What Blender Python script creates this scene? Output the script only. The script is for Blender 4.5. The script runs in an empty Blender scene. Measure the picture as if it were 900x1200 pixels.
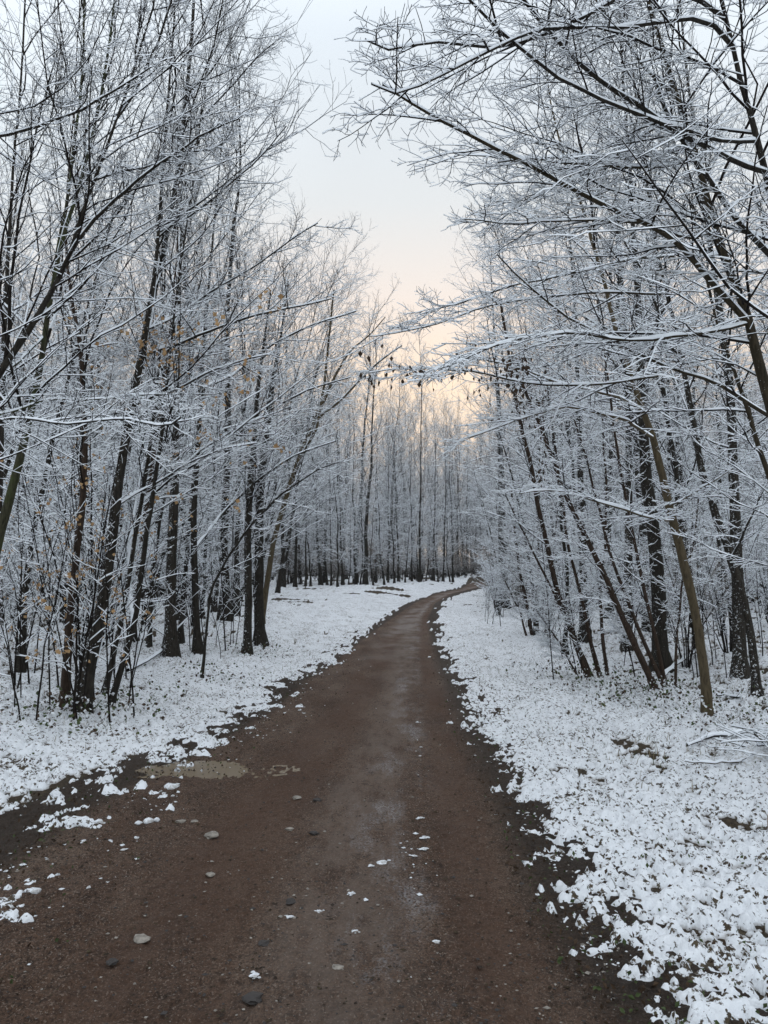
import bpy, math, time
import numpy as np
T_START = time.time()
rng = np.random.default_rng(7)
SC = bpy.context.scene
COL = SC.collection

# ---------------------------------------------------------------- camera
EYE = 1.65
PITCH = math.atan(68 / 880)
cam_d = bpy.data.cameras.new("camera")
cam_d.sensor_fit = 'VERTICAL'
cam_d.angle = 2 * math.atan(600 / 880)
cam_d.clip_start = 0.05
cam_d.clip_end = 3000
cam = bpy.data.objects.new("camera", cam_d)
COL.objects.link(cam)
cam.location = (0, 0, EYE)
cam.rotation_euler = (math.pi / 2 + PITCH, 0, 0)
SC.camera = cam

# ---------------------------------------------------------------- world, sun, exposure
SUN_EL, SUN_AZ = math.radians(7), math.radians(4)      # low glow ahead, just right of the road
W = bpy.data.worlds.new("World"); SC.world = W; W.use_nodes = True
nt = W.node_tree; nt.nodes.clear()
def N(tree, typ, **kw):
    n = tree.nodes.new(typ)
    for k, v in kw.items(): setattr(n, k, v)
    return n
sky = N(nt, 'ShaderNodeTexSky', sky_type='NISHITA', sun_disc=False)
sky.sun_elevation = SUN_EL; sky.sun_rotation = SUN_AZ
sky.dust_density = 2.0
tc = N(nt, 'ShaderNodeTexCoord')
sep = N(nt, 'ShaderNodeSeparateXYZ'); nt.links.new(tc.outputs['Generated'], sep.inputs[0])
ramp = N(nt, 'ShaderNodeValToRGB')                      # overcast veil, side away from the sun
nt.links.new(sep.outputs['Z'], ramp.inputs[0])
cr = ramp.color_ramp
cr.elements[0].position = 0.0; cr.elements[0].color = (.47, .49, .51, 1)
cr.elements[1].position = 1.0; cr.elements[1].color = (.74, .79, .86, 1)
e = cr.elements.new(.35); e.color = (.48, .53, .56, 1)
ramp2 = N(nt, 'ShaderNodeValToRGB')                     # overcast veil towards the sun
nt.links.new(sep.outputs['Z'], ramp2.inputs[0])
cr = ramp2.color_ramp
cr.elements[0].position = 0.0; cr.elements[0].color = (.52, .46, .41, 1)
cr.elements[1].position = 1.0; cr.elements[1].color = (.74, .79, .86, 1)
for p, c in ((.12, (.47, .385, .325, 1)), (.24, (.56, .45, .355, 1)), (.35, (.49, .445, .415, 1)), (.45, (.42, .435, .445, 1)), (.60, (.38, .42, .46, 1))):
    e = cr.elements.new(p); e.color = c
dot = N(nt, 'ShaderNodeVectorMath', operation='DOT_PRODUCT')
nrm = N(nt, 'ShaderNodeVectorMath', operation='NORMALIZE')
nt.links.new(tc.outputs['Generated'], nrm.inputs[0])
nt.links.new(nrm.outputs[0], dot.inputs[0])
dot.inputs[1].default_value = (math.sin(SUN_AZ) , math.cos(SUN_AZ), .12)
mr = N(nt, 'ShaderNodeMapRange', interpolation_type='SMOOTHSTEP')
mr.inputs[1].default_value = .68; mr.inputs[2].default_value = .99
nt.links.new(dot.outputs['Value'], mr.inputs[0])
cloud = N(nt, 'ShaderNodeTexNoise'); cloud.inputs['Scale'].default_value = 1.6; cloud.inputs['Detail'].default_value = 4
nt.links.new(tc.outputs['Generated'], cloud.inputs['Vector'])
mixa = N(nt, 'ShaderNodeMix', data_type='RGBA')
nt.links.new(mr.outputs[0], mixa.inputs[0]); nt.links.new(ramp.outputs[0], mixa.inputs[6]); nt.links.new(ramp2.outputs[0], mixa.inputs[7])
cm = N(nt, 'ShaderNodeMapRange'); cm.inputs[1].default_value = .3; cm.inputs[2].default_value = .7
cm.inputs[3].default_value = .93; cm.inputs[4].default_value = 1.06
nt.links.new(cloud.outputs['Fac'], cm.inputs[0])
mulc = N(nt, 'ShaderNodeVectorMath', operation='SCALE')
nt.links.new(mixa.outputs[2], mulc.inputs[0]); nt.links.new(cm.outputs[0], mulc.inputs['Scale'])
bg1 = N(nt, 'ShaderNodeBackground'); bg1.inputs[1].default_value = .05
bg2 = N(nt, 'ShaderNodeBackground'); bg2.inputs[1].default_value = 1.0
nt.links.new(sky.outputs[0], bg1.inputs[0]); nt.links.new(mulc.outputs[0], bg2.inputs[0])
mx = N(nt, 'ShaderNodeMixShader'); mx.inputs[0].default_value = .95
out = N(nt, 'ShaderNodeOutputWorld')
nt.links.new(bg1.outputs[0], mx.inputs[1]); nt.links.new(bg2.outputs[0], mx.inputs[2]); nt.links.new(mx.outputs[0], out.inputs[0])

sun_d = bpy.data.lights.new("sun", 'SUN'); sun_d.energy = .6; sun_d.angle = math.radians(20); sun_d.color = (1, .84, .68)
sun = bpy.data.objects.new("sun", sun_d); COL.objects.link(sun)
sun.rotation_euler = (math.radians(90) - SUN_EL, 0, math.pi - SUN_AZ)
SC.view_settings.view_transform = 'Standard'; SC.view_settings.look = 'None'
SC.view_settings.exposure = 0.9; SC.view_settings.gamma = 1
SC.cycles.use_denoising = True
SC.cycles.max_bounces = 5; SC.cycles.diffuse_bounces = 4; SC.cycles.glossy_bounces = 2
SC.cycles.transparent_max_bounces = 4

# ---------------------------------------------------------------- numeric helpers
def _hash(ix, iy, seed):
    h = (ix.astype(np.int64) * 374761393 + iy.astype(np.int64) * 668265263 + seed * 1442695041) & 0xffffffff
    h = ((h ^ (h >> 13)) * 1274126177) & 0xffffffff
    h ^= h >> 16
    return (h & 0xffff) / 65535.0
def vnoise(x, y, seed=0):                                # smooth value noise, 0..1
    x = np.asarray(x, float); y = np.asarray(y, float)
    ix = np.floor(x); iy = np.floor(y); fx = x - ix; fy = y - iy
    fx = fx * fx * (3 - 2 * fx); fy = fy * fy * (3 - 2 * fy)
    ix = ix.astype(np.int64); iy = iy.astype(np.int64)
    a = _hash(ix, iy, seed); b = _hash(ix + 1, iy, seed); c = _hash(ix, iy + 1, seed); d = _hash(ix + 1, iy + 1, seed)
    return (a * (1 - fx) + b * fx) * (1 - fy) + (c * (1 - fx) + d * fx) * fy
def fbm(x, y, seed=0, oct=3):
    s = 0; a = .5; t = 0
    for o in range(oct):
        s = s + a * vnoise(x * 2 ** o + 17.3 * o, y * 2 ** o - 9.1 * o, seed + o); t += a; a *= .5
    return s / t
def sstep(a, b, x):
    t = np.clip((x - a) / (b - a), 0, 1); return t * t * (3 - 2 * t)
def unit(v): return v / np.maximum(np.linalg.norm(v, axis=-1, keepdims=True), 1e-9)

# ---------------------------------------------------------------- picture geometry -> place
cP, sP = math.cos(PITCH), math.sin(PITCH)
def at(u, v, Y):                                         # the point at forward distance Y seen at (u, v)
    a = (u - 450) / 880; b = (600 - v) / 880
    t = Y / (cP - b * sP)
    return np.array([a * t, Y, EYE + t * (sP + b * cP)])
def rise(Y): return .0075 * np.maximum(Y - 12, 0) + 0.0
def on_slope(u, v):
    lo = 1.0; Ys = np.linspace(1.5, 110, 4000)
    a = (u - 450) / 880; b = (600 - v) / 880
    t = Ys / (cP - b * sP); z = EYE + t * (sP + b * cP)
    k = np.argmax(z < rise(Ys)); return a * t[k], Ys[k]
_R = [on_slope(*p) for p in ((800,1200),(740,1140),(690,1070),(650,1000),(604,920),(570,870),(545,820),(524,780),(510,745),(505,725),(512,707),(532,696),(560,689))]
_L = [on_slope(*p) for p in ((60,960),(150,915),(215,885),(262,860),(320,825),(348,800),(384,778),(427,745),(463,721),(484,707),(511,696),(542,689.5))]
_R = np.array([(_R[0][0], -40), ] + _R + [(12.8, 75), (22, 86), (60, 112), (200, 200)])
_L = np.array([(-2.35, -40), (-2.35, 2)] + _L + [(8.6, 76.5), (17, 89.5), (54, 117), (200, 208)])
_R = _R[np.argsort(_R[:, 1])]; _L = _L[np.argsort(_L[:, 1])]
def edgeR(Y): return np.interp(Y, _R[:, 1], _R[:, 0])
def edgeL(Y): return np.interp(Y, _L[:, 1], _L[:, 0])
def outside(x, Y):                                       # metres outside the road, minus inside
    return np.maximum(edgeL(Y) - x, x - edgeR(Y))
def terrain(x, Y):
    dl = edgeL(Y) - x; dr = x - edgeR(Y)
    z = rise(Y) + .0
    z = z + .22 * sstep(.6, 3.5, dl) * sstep(5, 22, Y) + .10 * sstep(.5, 3, dl)
    z = z - .07 * sstep(.2, 1.2, dr) + .12 * sstep(1.8, 5, dr)
    o = sstep(.1, 2.0, np.maximum(dl, dr))
    z = z + o * ((fbm(x * .45, Y * .45, 3, 3) - .5) * .28 + (fbm(x * 1.7, Y * 1.7, 11, 2) - .5) * .09)
    return z
def gz(x, y): return float(terrain(np.array([x]), np.array([y]))[0])
def ground(u, v):                                        # ground point seen at (u, v)
    Ys = np.linspace(1.5, 120, 6000)
    a = (u - 450) / 880; b = (600 - v) / 880
    t = Ys / (cP - b * sP); z = EYE + t * (sP + b * cP); x = a * t
    k = np.argmax(z < terrain(x, Ys)); return np.array([x[k], Ys[k], terrain(x[k:k+1], Ys[k:k+1])[0]])

# ---------------------------------------------------------------- materials
def mat(name, base=(.1, .1, .1), rough=.8, spec=.3):
    m = bpy.data.materials.new(name); m.use_nodes = True
    b = m.node_tree.nodes['Principled BSDF']
    b.inputs['Base Color'].default_value = (*base, 1); b.inputs['Roughness'].default_value = rough
    b.inputs['Specular IOR Level'].default_value = spec
    return m, m.node_tree, b
def noise(t, vec, scale, detail=3, rough=.6):
    n = N(t, 'ShaderNodeTexNoise'); n.inputs['Scale'].default_value = scale
    n.inputs['Detail'].default_value = detail; n.inputs['Roughness'].default_value = rough
    t.links.new(vec, n.inputs['Vector']); return n.outputs['Fac']
def rampn(t, fac, stops):
    r = N(t, 'ShaderNodeValToRGB'); t.links.new(fac, r.inputs[0])
    r.color_ramp.elements[0].position = stops[0][0]; r.color_ramp.elements[0].color = (*stops[0][1], 1)
    r.color_ramp.elements[1].position = stops[-1][0]; r.color_ramp.elements[1].color = (*stops[-1][1], 1)
    for p, c in stops[1:-1]:
        e = r.color_ramp.elements.new(p); e.color = (*c, 1)
    return r.outputs[0]
def mixc(t, fac, a, b):
    m = N(t, 'ShaderNodeMix', data_type='RGBA')
    for s, v in ((0, fac), (6, a), (7, b)):
        if isinstance(v, bpy.types.NodeSocket): t.links.new(v, m.inputs[s])
        else: m.inputs[s].default_value = v if s == 0 else (*v, 1)
    return m.outputs[2]
def mrange(t, v, a, b, c=0., d=1.):
    m = N(t, 'ShaderNodeMapRange', interpolation_type='SMOOTHSTEP'); t.links.new(v, m.inputs[0])
    for i, x in enumerate((a, b, c, d)): m.inputs[i + 1].default_value = x
    return m.outputs[0]
def math_(t, op, a, b):
    m = N(t, 'ShaderNodeMath', operation=op)
    for i, v in enumerate((a, b)):
        if isinstance(v, bpy.types.NodeSocket): t.links.new(v, m.inputs[i])
        else: m.inputs[i].default_value = v
    return m.outputs[0]
def bump(t, b, h, strength, dist):
    n = N(t, 'ShaderNodeBump'); n.inputs['Strength'].default_value = strength; n.inputs['Distance'].default_value = dist
    t.links.new(h, n.inputs['Height']); t.links.new(n.outputs[0], b.inputs['Normal'])
def objvec(t):
    c = N(t, 'ShaderNodeTexCoord'); return c.outputs['Object']
def scalev(t, v, s):
    m = N(t, 'ShaderNodeMapping'); m.inputs['Scale'].default_value = s; t.links.new(v, m.inputs[0]); return m.outputs[0]

SNOWC = (.84, .875, .92)
M_SNOW, t, b = mat('snow_on_twigs', SNOWC, .75, .2)
def ground_snow():
    m, t, b = mat('ground_snow', SNOWC, .7, .25)
    v = objvec(t)
    n1 = noise(t, v, 26, 4, .65)
    n2 = noise(t, v, 2.3, 3)
    litter = math_(t, 'ADD', n1, math_(t, 'MULTIPLY', n2, .28))
    f = mrange(t, litter, .69, .75)
    lc = rampn(t, noise(t, v, 60, 2), [(.3, (.03, .025, .018)), (.6, (.09, .065, .04)), (.8, (.10, .11, .05))])
    uv = N(t, 'ShaderNodeUVMap'); sp = N(t, 'ShaderNodeSeparateXYZ'); t.links.new(uv.outputs[0], sp.inputs[0])
    thin = mrange(t, math_(t, 'ADD', sp.outputs['X'], math_(t, 'MULTIPLY', noise(t, v, 55, 4, .7), -.5)), -.35, .02, .75, 0)
    sn = mixc(t, thin, mixc(t, noise(t, v, 6, 3), (.82, .85, .89), (.88, .90, .93)), (.34, .32, .30))
    t.links.new(mixc(t, f, sn, lc), b.inputs['Base Color'])
    bump(t, b, math_(t, 'ADD', noise(t, v, 45, 5, .7), math_(t, 'MULTIPLY', noise(t, v, 12, 3), 1.5)), .8, .02)
    return m
M_GSNOW = ground_snow()
def litter_mat():
    m, t, b = mat('leaf_litter_soil', (.06, .045, .03), .9, .2)
    v = objvec(t)
    c = rampn(t, noise(t, v, 38, 5, .7), [(.3, (.018, .014, .010)), (.5, (.055, .040, .026)), (.62, (.10, .075, .045)), (.75, (.055, .060, .028))])
    t.links.new(c, b.inputs['Base Color'])
    bump(t, b, noise(t, v, 40, 5, .75), 1.0, .03)
    return m
M_SOIL = litter_mat()
def road_mat():
    m, t, b = mat('wet_gravelly_dirt', (.1, .07, .055), .8, .25)
    v = objvec(t)
    uv = N(t, 'ShaderNodeUVMap'); sp = N(t, 'ShaderNodeSeparateXYZ'); t.links.new(uv.outputs[0], sp.inputs[0])
    lat = sp.outputs['X']                                # 0 at left edge .. 1 at right edge
    vs = scalev(t, v, (1, .35, 1))
    base = rampn(t, noise(t, vs, 2.2, 5, .65), [(.32, (.082, .046, .030)), (.5, (.135, .079, .052)), (.68, (.200, .136, .098))])
    fine = noise(t, v, 95, 4, .8)
    base = mixc(t, mrange(t, fine, .42, .54, 0, 1), mixc(t, .66, base, (.012, .009, .007)), base)
    base = mixc(t, mrange(t, noise(t, v, 24, 5, .8), .38, .50, .75, 0), base, (.026, .017, .013))
    base = mixc(t, mrange(t, noise(t, v, 85, 2, .7), .58, .66, 0, .8), base, (.30, .235, .19))
    # grit: pale small stones
    vo = N(t, 'ShaderNodeTexVoronoi'); vo.inputs['Scale'].default_value = 55; t.links.new(v, vo.inputs['Vector'])
    st = mrange(t, vo.outputs['Distance'], .10, .20, 1, 0)
    sc = N(t, 'ShaderNodeSeparateColor'); t.links.new(vo.outputs['Color'], sc.inputs[0])
    st = math_(t, 'MULTIPLY', st, mrange(t, sc.outputs[0], .78, .84))
    base = mixc(t, st, base, (.30, .27, .24))
    # dark damp ruts and edges
    rutl = mrange(t, math_(t, 'ABSOLUTE', math_(t, 'SUBTRACT', lat, .42), 0), .04, .15, 1, 0)
    rutr = mrange(t, math_(t, 'ABSOLUTE', math_(t, 'SUBTRACT', lat, .84), 0), .02, .08, 1, 0)
    rut = math_(t, 'MULTIPLY', math_(t, 'ADD', rutl, rutr), mrange(t, noise(t, vs, 1.3, 3), .3, .5))
    base = mixc(t, math_(t, 'MULTIPLY', rut, .55), base, (.105, .058, .038))
    edge = math_(t, 'ADD', mrange(t, lat, .87, .97), mrange(t, lat, .01, .10, 1, 0))
    base = mixc(t, math_(t, 'MULTIPLY', edge, .75), base, (.028, .022, .017))
    cs = mrange(t, math_(t, 'ABSOLUTE', math_(t, 'SUBTRACT', lat, .63), 0), .03, .14, 1, 0)
    base = mixc(t, math_(t, 'MULTIPLY', cs, mrange(t, noise(t, vs, 5, 4, .7), .35, .6, .1, .55)), base, (.215, .165, .135))
    # frost and thin snow on the crown between the ruts
    cen = mrange(t, math_(t, 'ABSOLUTE', math_(t, 'SUBTRACT', lat, .70), 0), .02, .12, 1, 0)
    fr = math_(t, 'MULTIPLY', cen, mrange(t, noise(t, vs, 2.1, 5, .7), .47, .64))
    fr = math_(t, 'MULTIPLY', fr, mrange(t, noise(t, v, 70, 3, .8), .42, .6))
    base = mixc(t, math_(t, 'MULTIPLY', fr, .58), base, (.50, .50, .52))
    far = mrange(t, sp.outputs['Y'], 9, 22, 0, .5)
    pt = math_(t, 'MULTIPLY', math_(t, 'MULTIPLY', far, mrange(t, math_(t, 'ABSOLUTE', math_(t, 'SUBTRACT', lat, .5), 0), .1, .38, 1, 0)), mrange(t, noise(t, scalev(t, v, (1, .6, 1)), 1.1, 4), .42, .62))
    base = mixc(t, pt, base, (.33, .30, .28))
    t.links.new(base, b.inputs['Base Color'])
    t.links.new(mrange(t, noise(t, vs, 1.7, 3), .3, .7, .72, .95), b.inputs['Roughness'])
    bump(t, b, math_(t, 'ADD', fine, math_(t, 'MULTIPLY', st, .4)), 1.0, .022)
    return m
M_ROAD = road_mat()
def bark(name, dark, light, moss=None, snow=.0, scale=1.0):
    m, t, b = mat(name, dark, .9, .15)
    v = objvec(t); vv = scalev(t, v, (1, 1, .22))
    n = noise(t, vv, 42 * scale, 4, .7)
    c = rampn(t, n, [(.35, dark), (.68, light)])
    if moss: c = mixc(t, mrange(t, noise(t, v, 3.5, 4), .45, .65), c, moss)
    if snow:
        g = N(t, 'ShaderNodeNewGeometry'); d = N(t, 'ShaderNodeVectorMath', operation='DOT_PRODUCT')
        t.links.new(g.outputs['Normal'], d.inputs[0]); d.inputs[1].default_value = (-.55, -.55, .6)
        k = math_(t, 'ADD', noise(t, v, 30, 5, .8), math_(t, 'MULTIPLY', d.outputs['Value'], .16))
        c = mixc(t, mrange(t, k, .76 - snow, .80 - snow), c, SNOWC)
    t.links.new(c, b.inputs['Base Color'])
    bump(t, b, n, .9, .012)
    return m
M_BARK = bark('dark_bark', (.012, .010, .008), (.042, .036, .028), snow=.02)
M_BARKS = bark('snow_flecked_bark', (.012, .010, .008), (.046, .039, .030), snow=.065)
M_BROWN = bark('red_brown_bark', (.022, .014, .010), (.060, .040, .028), snow=.02)
M_OLIVE = bark('olive_bark', (.050, .038, .022), (.115, .090, .055), snow=.0)
M_OLIVED = bark('dark_olive_bark', (.020, .016, .010), (.062, .048, .030), snow=.02)
M_MOSSY = bark('mossy_bark', (.020, .020, .012), (.065, .062, .036), moss=(.045, .055, .020), snow=.0)
M_TWIG, t, b = mat('twig_bark', (.014, .011, .009), .9, .1)
M_TWIGB, t, b = mat('brown_twig', (.125, .098, .074), .9, .1)
def leafm(name, c1, c2):
    m, t, b = mat(name, c1, .8, .2)
    t.links.new(mixc(t, noise(t, objvec(t), 9, 2), c1, c2), b.inputs['Base Color']); return m
M_LEAFO = leafm('dry_orange_leaf', (.30, .15, .055), (.50, .36, .20))
M_LEAFD = leafm('dark_wet_leaf', (.020, .014, .010), (.075, .045, .025))
M_LEAFG = leafm('green_leaf', (.030, .050, .018), (.075, .095, .035))
M_GRASS = leafm('dead_grass', (.12, .10, .055), (.24, .19, .11))
M_STONE, t, b = mat('stone', (.2, .18, .16), .8, .3)
v = objvec(t); t.links.new(rampn(t, noise(t, v, 30, 4), [(.3, (.13, .115, .10)), (.7, (.33, .30, .26))]), b.inputs['Base Color'])
bump(t, b, noise(t, v, 60, 3), .5, .005)
M_STONED, t, b = mat('dark_stone', (.035, .03, .028), .7, .4)
M_WATER, t, b = mat('muddy_water', (.19, .145, .095), .22, .4)
M_CLUMP, t, b = mat('snow_clump', (.84, .86, .89), .75, .2)
t.links.new(mixc(t, mrange(t, noise(t, objvec(t), 38, 4, .7), .42, .62), (.84, .87, .91), (.50, .49, .48)), b.inputs['Base Color'])
bump(t, b, noise(t, objvec(t), 70, 4, .7), .9, .015)

# ---------------------------------------------------------------- mesh output
def make_mesh(name, V, F, mats, midx=None, uv=None, smooth=True):
    """V (n,3); F (m,4) or (m,3) int array"""
    me = bpy.data.meshes.new(name)
    V = np.ascontiguousarray(V, np.float32); F = np.ascontiguousarray(F, np.int32); k = F.shape[1]
    me.vertices.add(len(V)); me.vertices.foreach_set('co', V.ravel())
    me.loops.add(F.size); me.loops.foreach_set('vertex_index', F.ravel())
    me.polygons.add(len(F)); me.polygons.foreach_set('loop_start', np.arange(len(F), dtype=np.int32) * k)
    for m in mats: me.materials.append(m)
    if midx is not None: me.polygons.foreach_set('material_index', np.ascontiguousarray(midx, np.int32))
    if uv is not None:
        l = me.uv_layers.new(name='UVMap'); l.data.foreach_set('uv', np.ascontiguousarray(uv[F.ravel()], np.float32).ravel())
    me.update(calc_edges=True)
    me.polygons.foreach_set('use_smooth', np.full(len(F), smooth))
    return me
def obj(name, me, parent=None, kind=None, label=None, cat=None, group=None, loc=None):
    o = bpy.data.objects.new(name, me); COL.objects.link(o)
    if parent is not None: o.parent = parent
    if loc is not None: o.location = loc
    for k, val in (('kind', kind), ('label', label), ('category', cat), ('group', group)):
        if val: o[k] = val
    return o
TRIS = [0]
# ring templates: (side, up, snow_up, snow_side) ; material of the face from point i to i+1
RING4 = ([(1, .1, 0, 0), (0, -1, 0, 0), (-1, .1, 0, 0), (0, .5, 1, 0)], [0, 0, 1, 1])
RING8 = ([(1, .1, 0, 0), (.72, -.72, 0, 0), (0, -1, 0, 0), (-.72, -.72, 0, 0), (-1, .1, 0, 0), (-.9, .6, .55, 0), (0, .9, 1, 0), (.9, .6, .55, 0)],
         [0, 0, 0, 0, 1, 1, 1, 1])
RING3 = ([(1, 0, 0, 0), (-1, 0, 0, 0), (0, .6, 1, 0)], [0, 1, 1])
class Bag:
    """collects vertices and faces of many tubes"""
    def __init__(s): s.V = []; s.F = []; s.M = []; s.n = 0
    def tubes(s, P, R, S, ring=RING4, seed=0):
        """P (M,n,3) R (M,n) S snow height (M,n)"""
        if len(P) == 0: return
        Mn, n = R.shape
        T = np.gradient(P, axis=1); T = unit(T)
        rs = np.random.default_rng(seed)
        Z = np.zeros((Mn, 1, 3)); Z[..., 2] = 1; Z[..., 0] = rs.normal(0, .12, (Mn, 1)); Z[..., 1] = rs.normal(0, .12, (Mn, 1))
        side = unit(np.cross(T, Z)); up = np.cross(side, T)
        pts, fm = ring; k = len(pts)
        V = np.empty((Mn, n, k, 3))
        for i, (a, b_, c, d) in enumerate(pts):
            V[:, :, i] = P + side * (a * R + d * S)[..., None] + up * (b_ * R)[..., None]
            V[:, :, i, 2] += c * S
        idx = (np.arange(Mn * n * k).reshape(Mn, n, k)) + s.n
        A = idx[:, :-1]; B = idx[:, 1:]
        F = np.stack([A, np.roll(A, -1, 2), np.roll(B, -1, 2), B], -1).reshape(-1, 4)
        sm = (S[:, :-1] + S[:, 1:]) * .5 > .0018
        mi = np.array(fm)[None, None, :] * sm[..., None]
        s.V.append(V.reshape(-1, 3)); s.F.append(F); s.M.append(np.broadcast_to(mi, A.shape).reshape(-1)); s.n += Mn * n * k
        TRIS[0] += 2 * len(F)
    def mesh(s, name, mats): return make_mesh(name, np.concatenate(s.V), np.concatenate(s.F), mats, np.concatenate(s.M))

def snow_of(P, R, amt, rs):
    T = unit(np.gradient(P, axis=1)); hz = np.sqrt(np.clip(1 - T[..., 2] ** 2, 0, 1))
    s = amt * (.0036 + 1.0 * np.minimum(R, .011)) * np.clip((hz - .35) / .5, 0, 1)
    return s * rs.uniform(.0, 1.9, R.shape)
def spawn(P, R, cnt, t0, t1, ang, lenf, n, up, jit, rfac, rmin, planar, rs, bias=None, lmin=0., lmax=9., tfall=.6):
    Mn, k = R.shape
    seg = np.linalg.norm(np.diff(P, axis=1), axis=-1).sum(1)
    tt = t0 + (t1 - t0) * (np.arange(cnt)[None] + rs.random((Mn, cnt))) / cnt
    f = tt * (k - 1); i = np.clip(f.astype(int), 0, k - 2); w = (f - i)[..., None]
    m = np.arange(Mn)[:, None]
    p = P[m, i] * (1 - w) + P[m, i + 1] * w; T = unit(P[m, i + 1] - P[m, i])
    r = R[m, i] * (1 - w[..., 0]) + R[m, i + 1] * w[..., 0]
    hz = unit(np.cross(T, np.array([0, 0, 1.]) + rs.normal(0, .02, T.shape)))
    sgn = np.where((np.arange(cnt)[None] + rs.integers(0, 2, (Mn, 1))) % 2 == 0, 1., -1.)[..., None]
    rnd = unit(np.cross(T, rs.normal(0, 1, T.shape)))
    perp = unit(hz * sgn * planar + rnd * (1 - planar))
    a = np.radians(rs.uniform(ang[0], ang[1], tt.shape))[..., None]
    d = np.cos(a) * T + np.sin(a) * perp
    if bias is not None: d = d + np.asarray(bias)
    d = unit(d).reshape(-1, 3)
    L = np.clip(seg[:, None] * lenf * (1 - tfall * tt) * rs.uniform(.4, 1.4, tt.shape), lmin, lmax).reshape(-1)
    L *= rs.uniform(.8, 1.0, L.shape)
    p = p.reshape(-1, 3); r0 = np.minimum((r * .75).reshape(-1), rmin + rfac * L)
    Q = np.empty((len(L), n, 3)); Q[:, 0] = p; st = L / (n - 1)
    for j in range(1, n):
        d = d + rs.normal(0, jit, d.shape); d[:, 2] += up / (n - 1) * (1 if np.isscalar(up) else 1); d = unit(d)
        Q[:, j] = Q[:, j - 1] + d * st[:, None]
    tp = np.linspace(0, 1, n)[None]
    RR = r0[:, None] * (1 - tp) + np.minimum(rmin, r0)[:, None] * tp * .8
    return Q, RR
def smooth_poly(pts, rad, n):
    pts = np.asarray(pts, float); rad = np.asarray(rad, float)
    s = np.r_[0, np.cumsum(np.linalg.norm(np.diff(pts, axis=0), axis=1))]
    q = np.linspace(0, s[-1], n)
    # Catmull-like: linear then smoothing passes
    qq = np.linspace(0, s[-1], n * 4)
    X = np.stack([np.interp(qq, s, pts[:, i]) for i in range(3)], 1)
    for _ in range(6): X[1:-1] = .25 * X[:-2] + .5 * X[1:-1] + .25 * X[2:]
    X = np.stack([np.interp(q, qq, X[:, i]) for i in range(3)], 1)
    return X, np.interp(q, s, rad)
def trunk_mesh(name, P, R, m, k=11, flare=1.8, seed=0):
    rs = np.random.default_rng(seed); n = len(P)
    T = unit(np.gradient(P, axis=0)); X = unit(np.cross(T, [0, 1, .0])); Y = np.cross(T, X)
    th = np.arange(k) / k * 2 * np.pi
    h = np.r_[0, np.cumsum(np.linalg.norm(np.diff(P, axis=0), axis=1))]
    fl = 1 + (flare - 1) * np.exp(-h / .22)
    lob = 1 + .12 * np.exp(-h / .35)[:, None] * np.sin(th * 4 + rs.uniform(0, 6))[None] * 1.5
    rr = R[:, None] * fl[:, None] * lob * (1 + .08 * (rs.random((n, k)) - .5) * 2)
    V = P[:, None] + X[:, None] * (np.cos(th) * rr)[..., None] + Y[:, None] * (np.sin(th) * rr)[..., None]
    idx = np.arange(n * k).reshape(n, k); A = idx[:-1]; B = idx[1:]
    F = np.stack([A, np.roll(A, -1, 1), np.roll(B, -1, 1), B], -1).reshape(-1, 4)
    TRIS[0] += 2 * len(F)
    return make_mesh(name, V.reshape(-1, 3), F, [m])
def leaves_mesh(name, pts, size, mats, rs, hang=.0, narrow=.5):
    n = len(pts); s = rs.uniform(size[0], size[1], n)[:, None]
    a = unit(rs.normal(0, 1, (n, 3)) * (1 - hang) + np.array([0, 0, -1.]) * hang); b_ = unit(np.cross(a, rs.normal(0, 1, (n, 3)))); c = np.cross(a, b_)
    V = np.stack([pts, pts + a * s * .5 + b_ * s * narrow + c * s * .12, pts + a * s, pts + a * s * .5 - b_ * s * narrow + c * s * .12], 1).reshape(-1, 3)
    F = np.arange(4 * n).reshape(n, 4)
    F = np.concatenate([F[:, [0, 1, 2]], F[:, [0, 2, 3]]]); TRIS[0] += len(F)
    return make_mesh(name, V, F, mats, np.tile(rs.integers(0, len(mats), n), 2), smooth=False)

def crown_levels(P1, R1, c2, c3, prm, rs):
    """grow twigs and sub-twigs on branches P1"""
    P2, R2 = spawn(P1, R1, c2, .12, 1.0, prm.get('a2', (22, 72)), prm.get('l2', .42), 5, prm.get('up2', .25), .19, .005, .0021, prm.get('planar', .6), rs,
                   lmin=.18, lmax=1.5)
    P3, R3 = spawn(P2, R2, c3, .12, 1.0, prm.get('a3', (22, 75)), .42, 3, prm.get('up3', .2), .22, .003, .0017, prm.get('planar', .6) * .8, rs, lmin=.09, lmax=.5, tfall=.4)
    return (P2, R2), (P3, R3)

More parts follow.
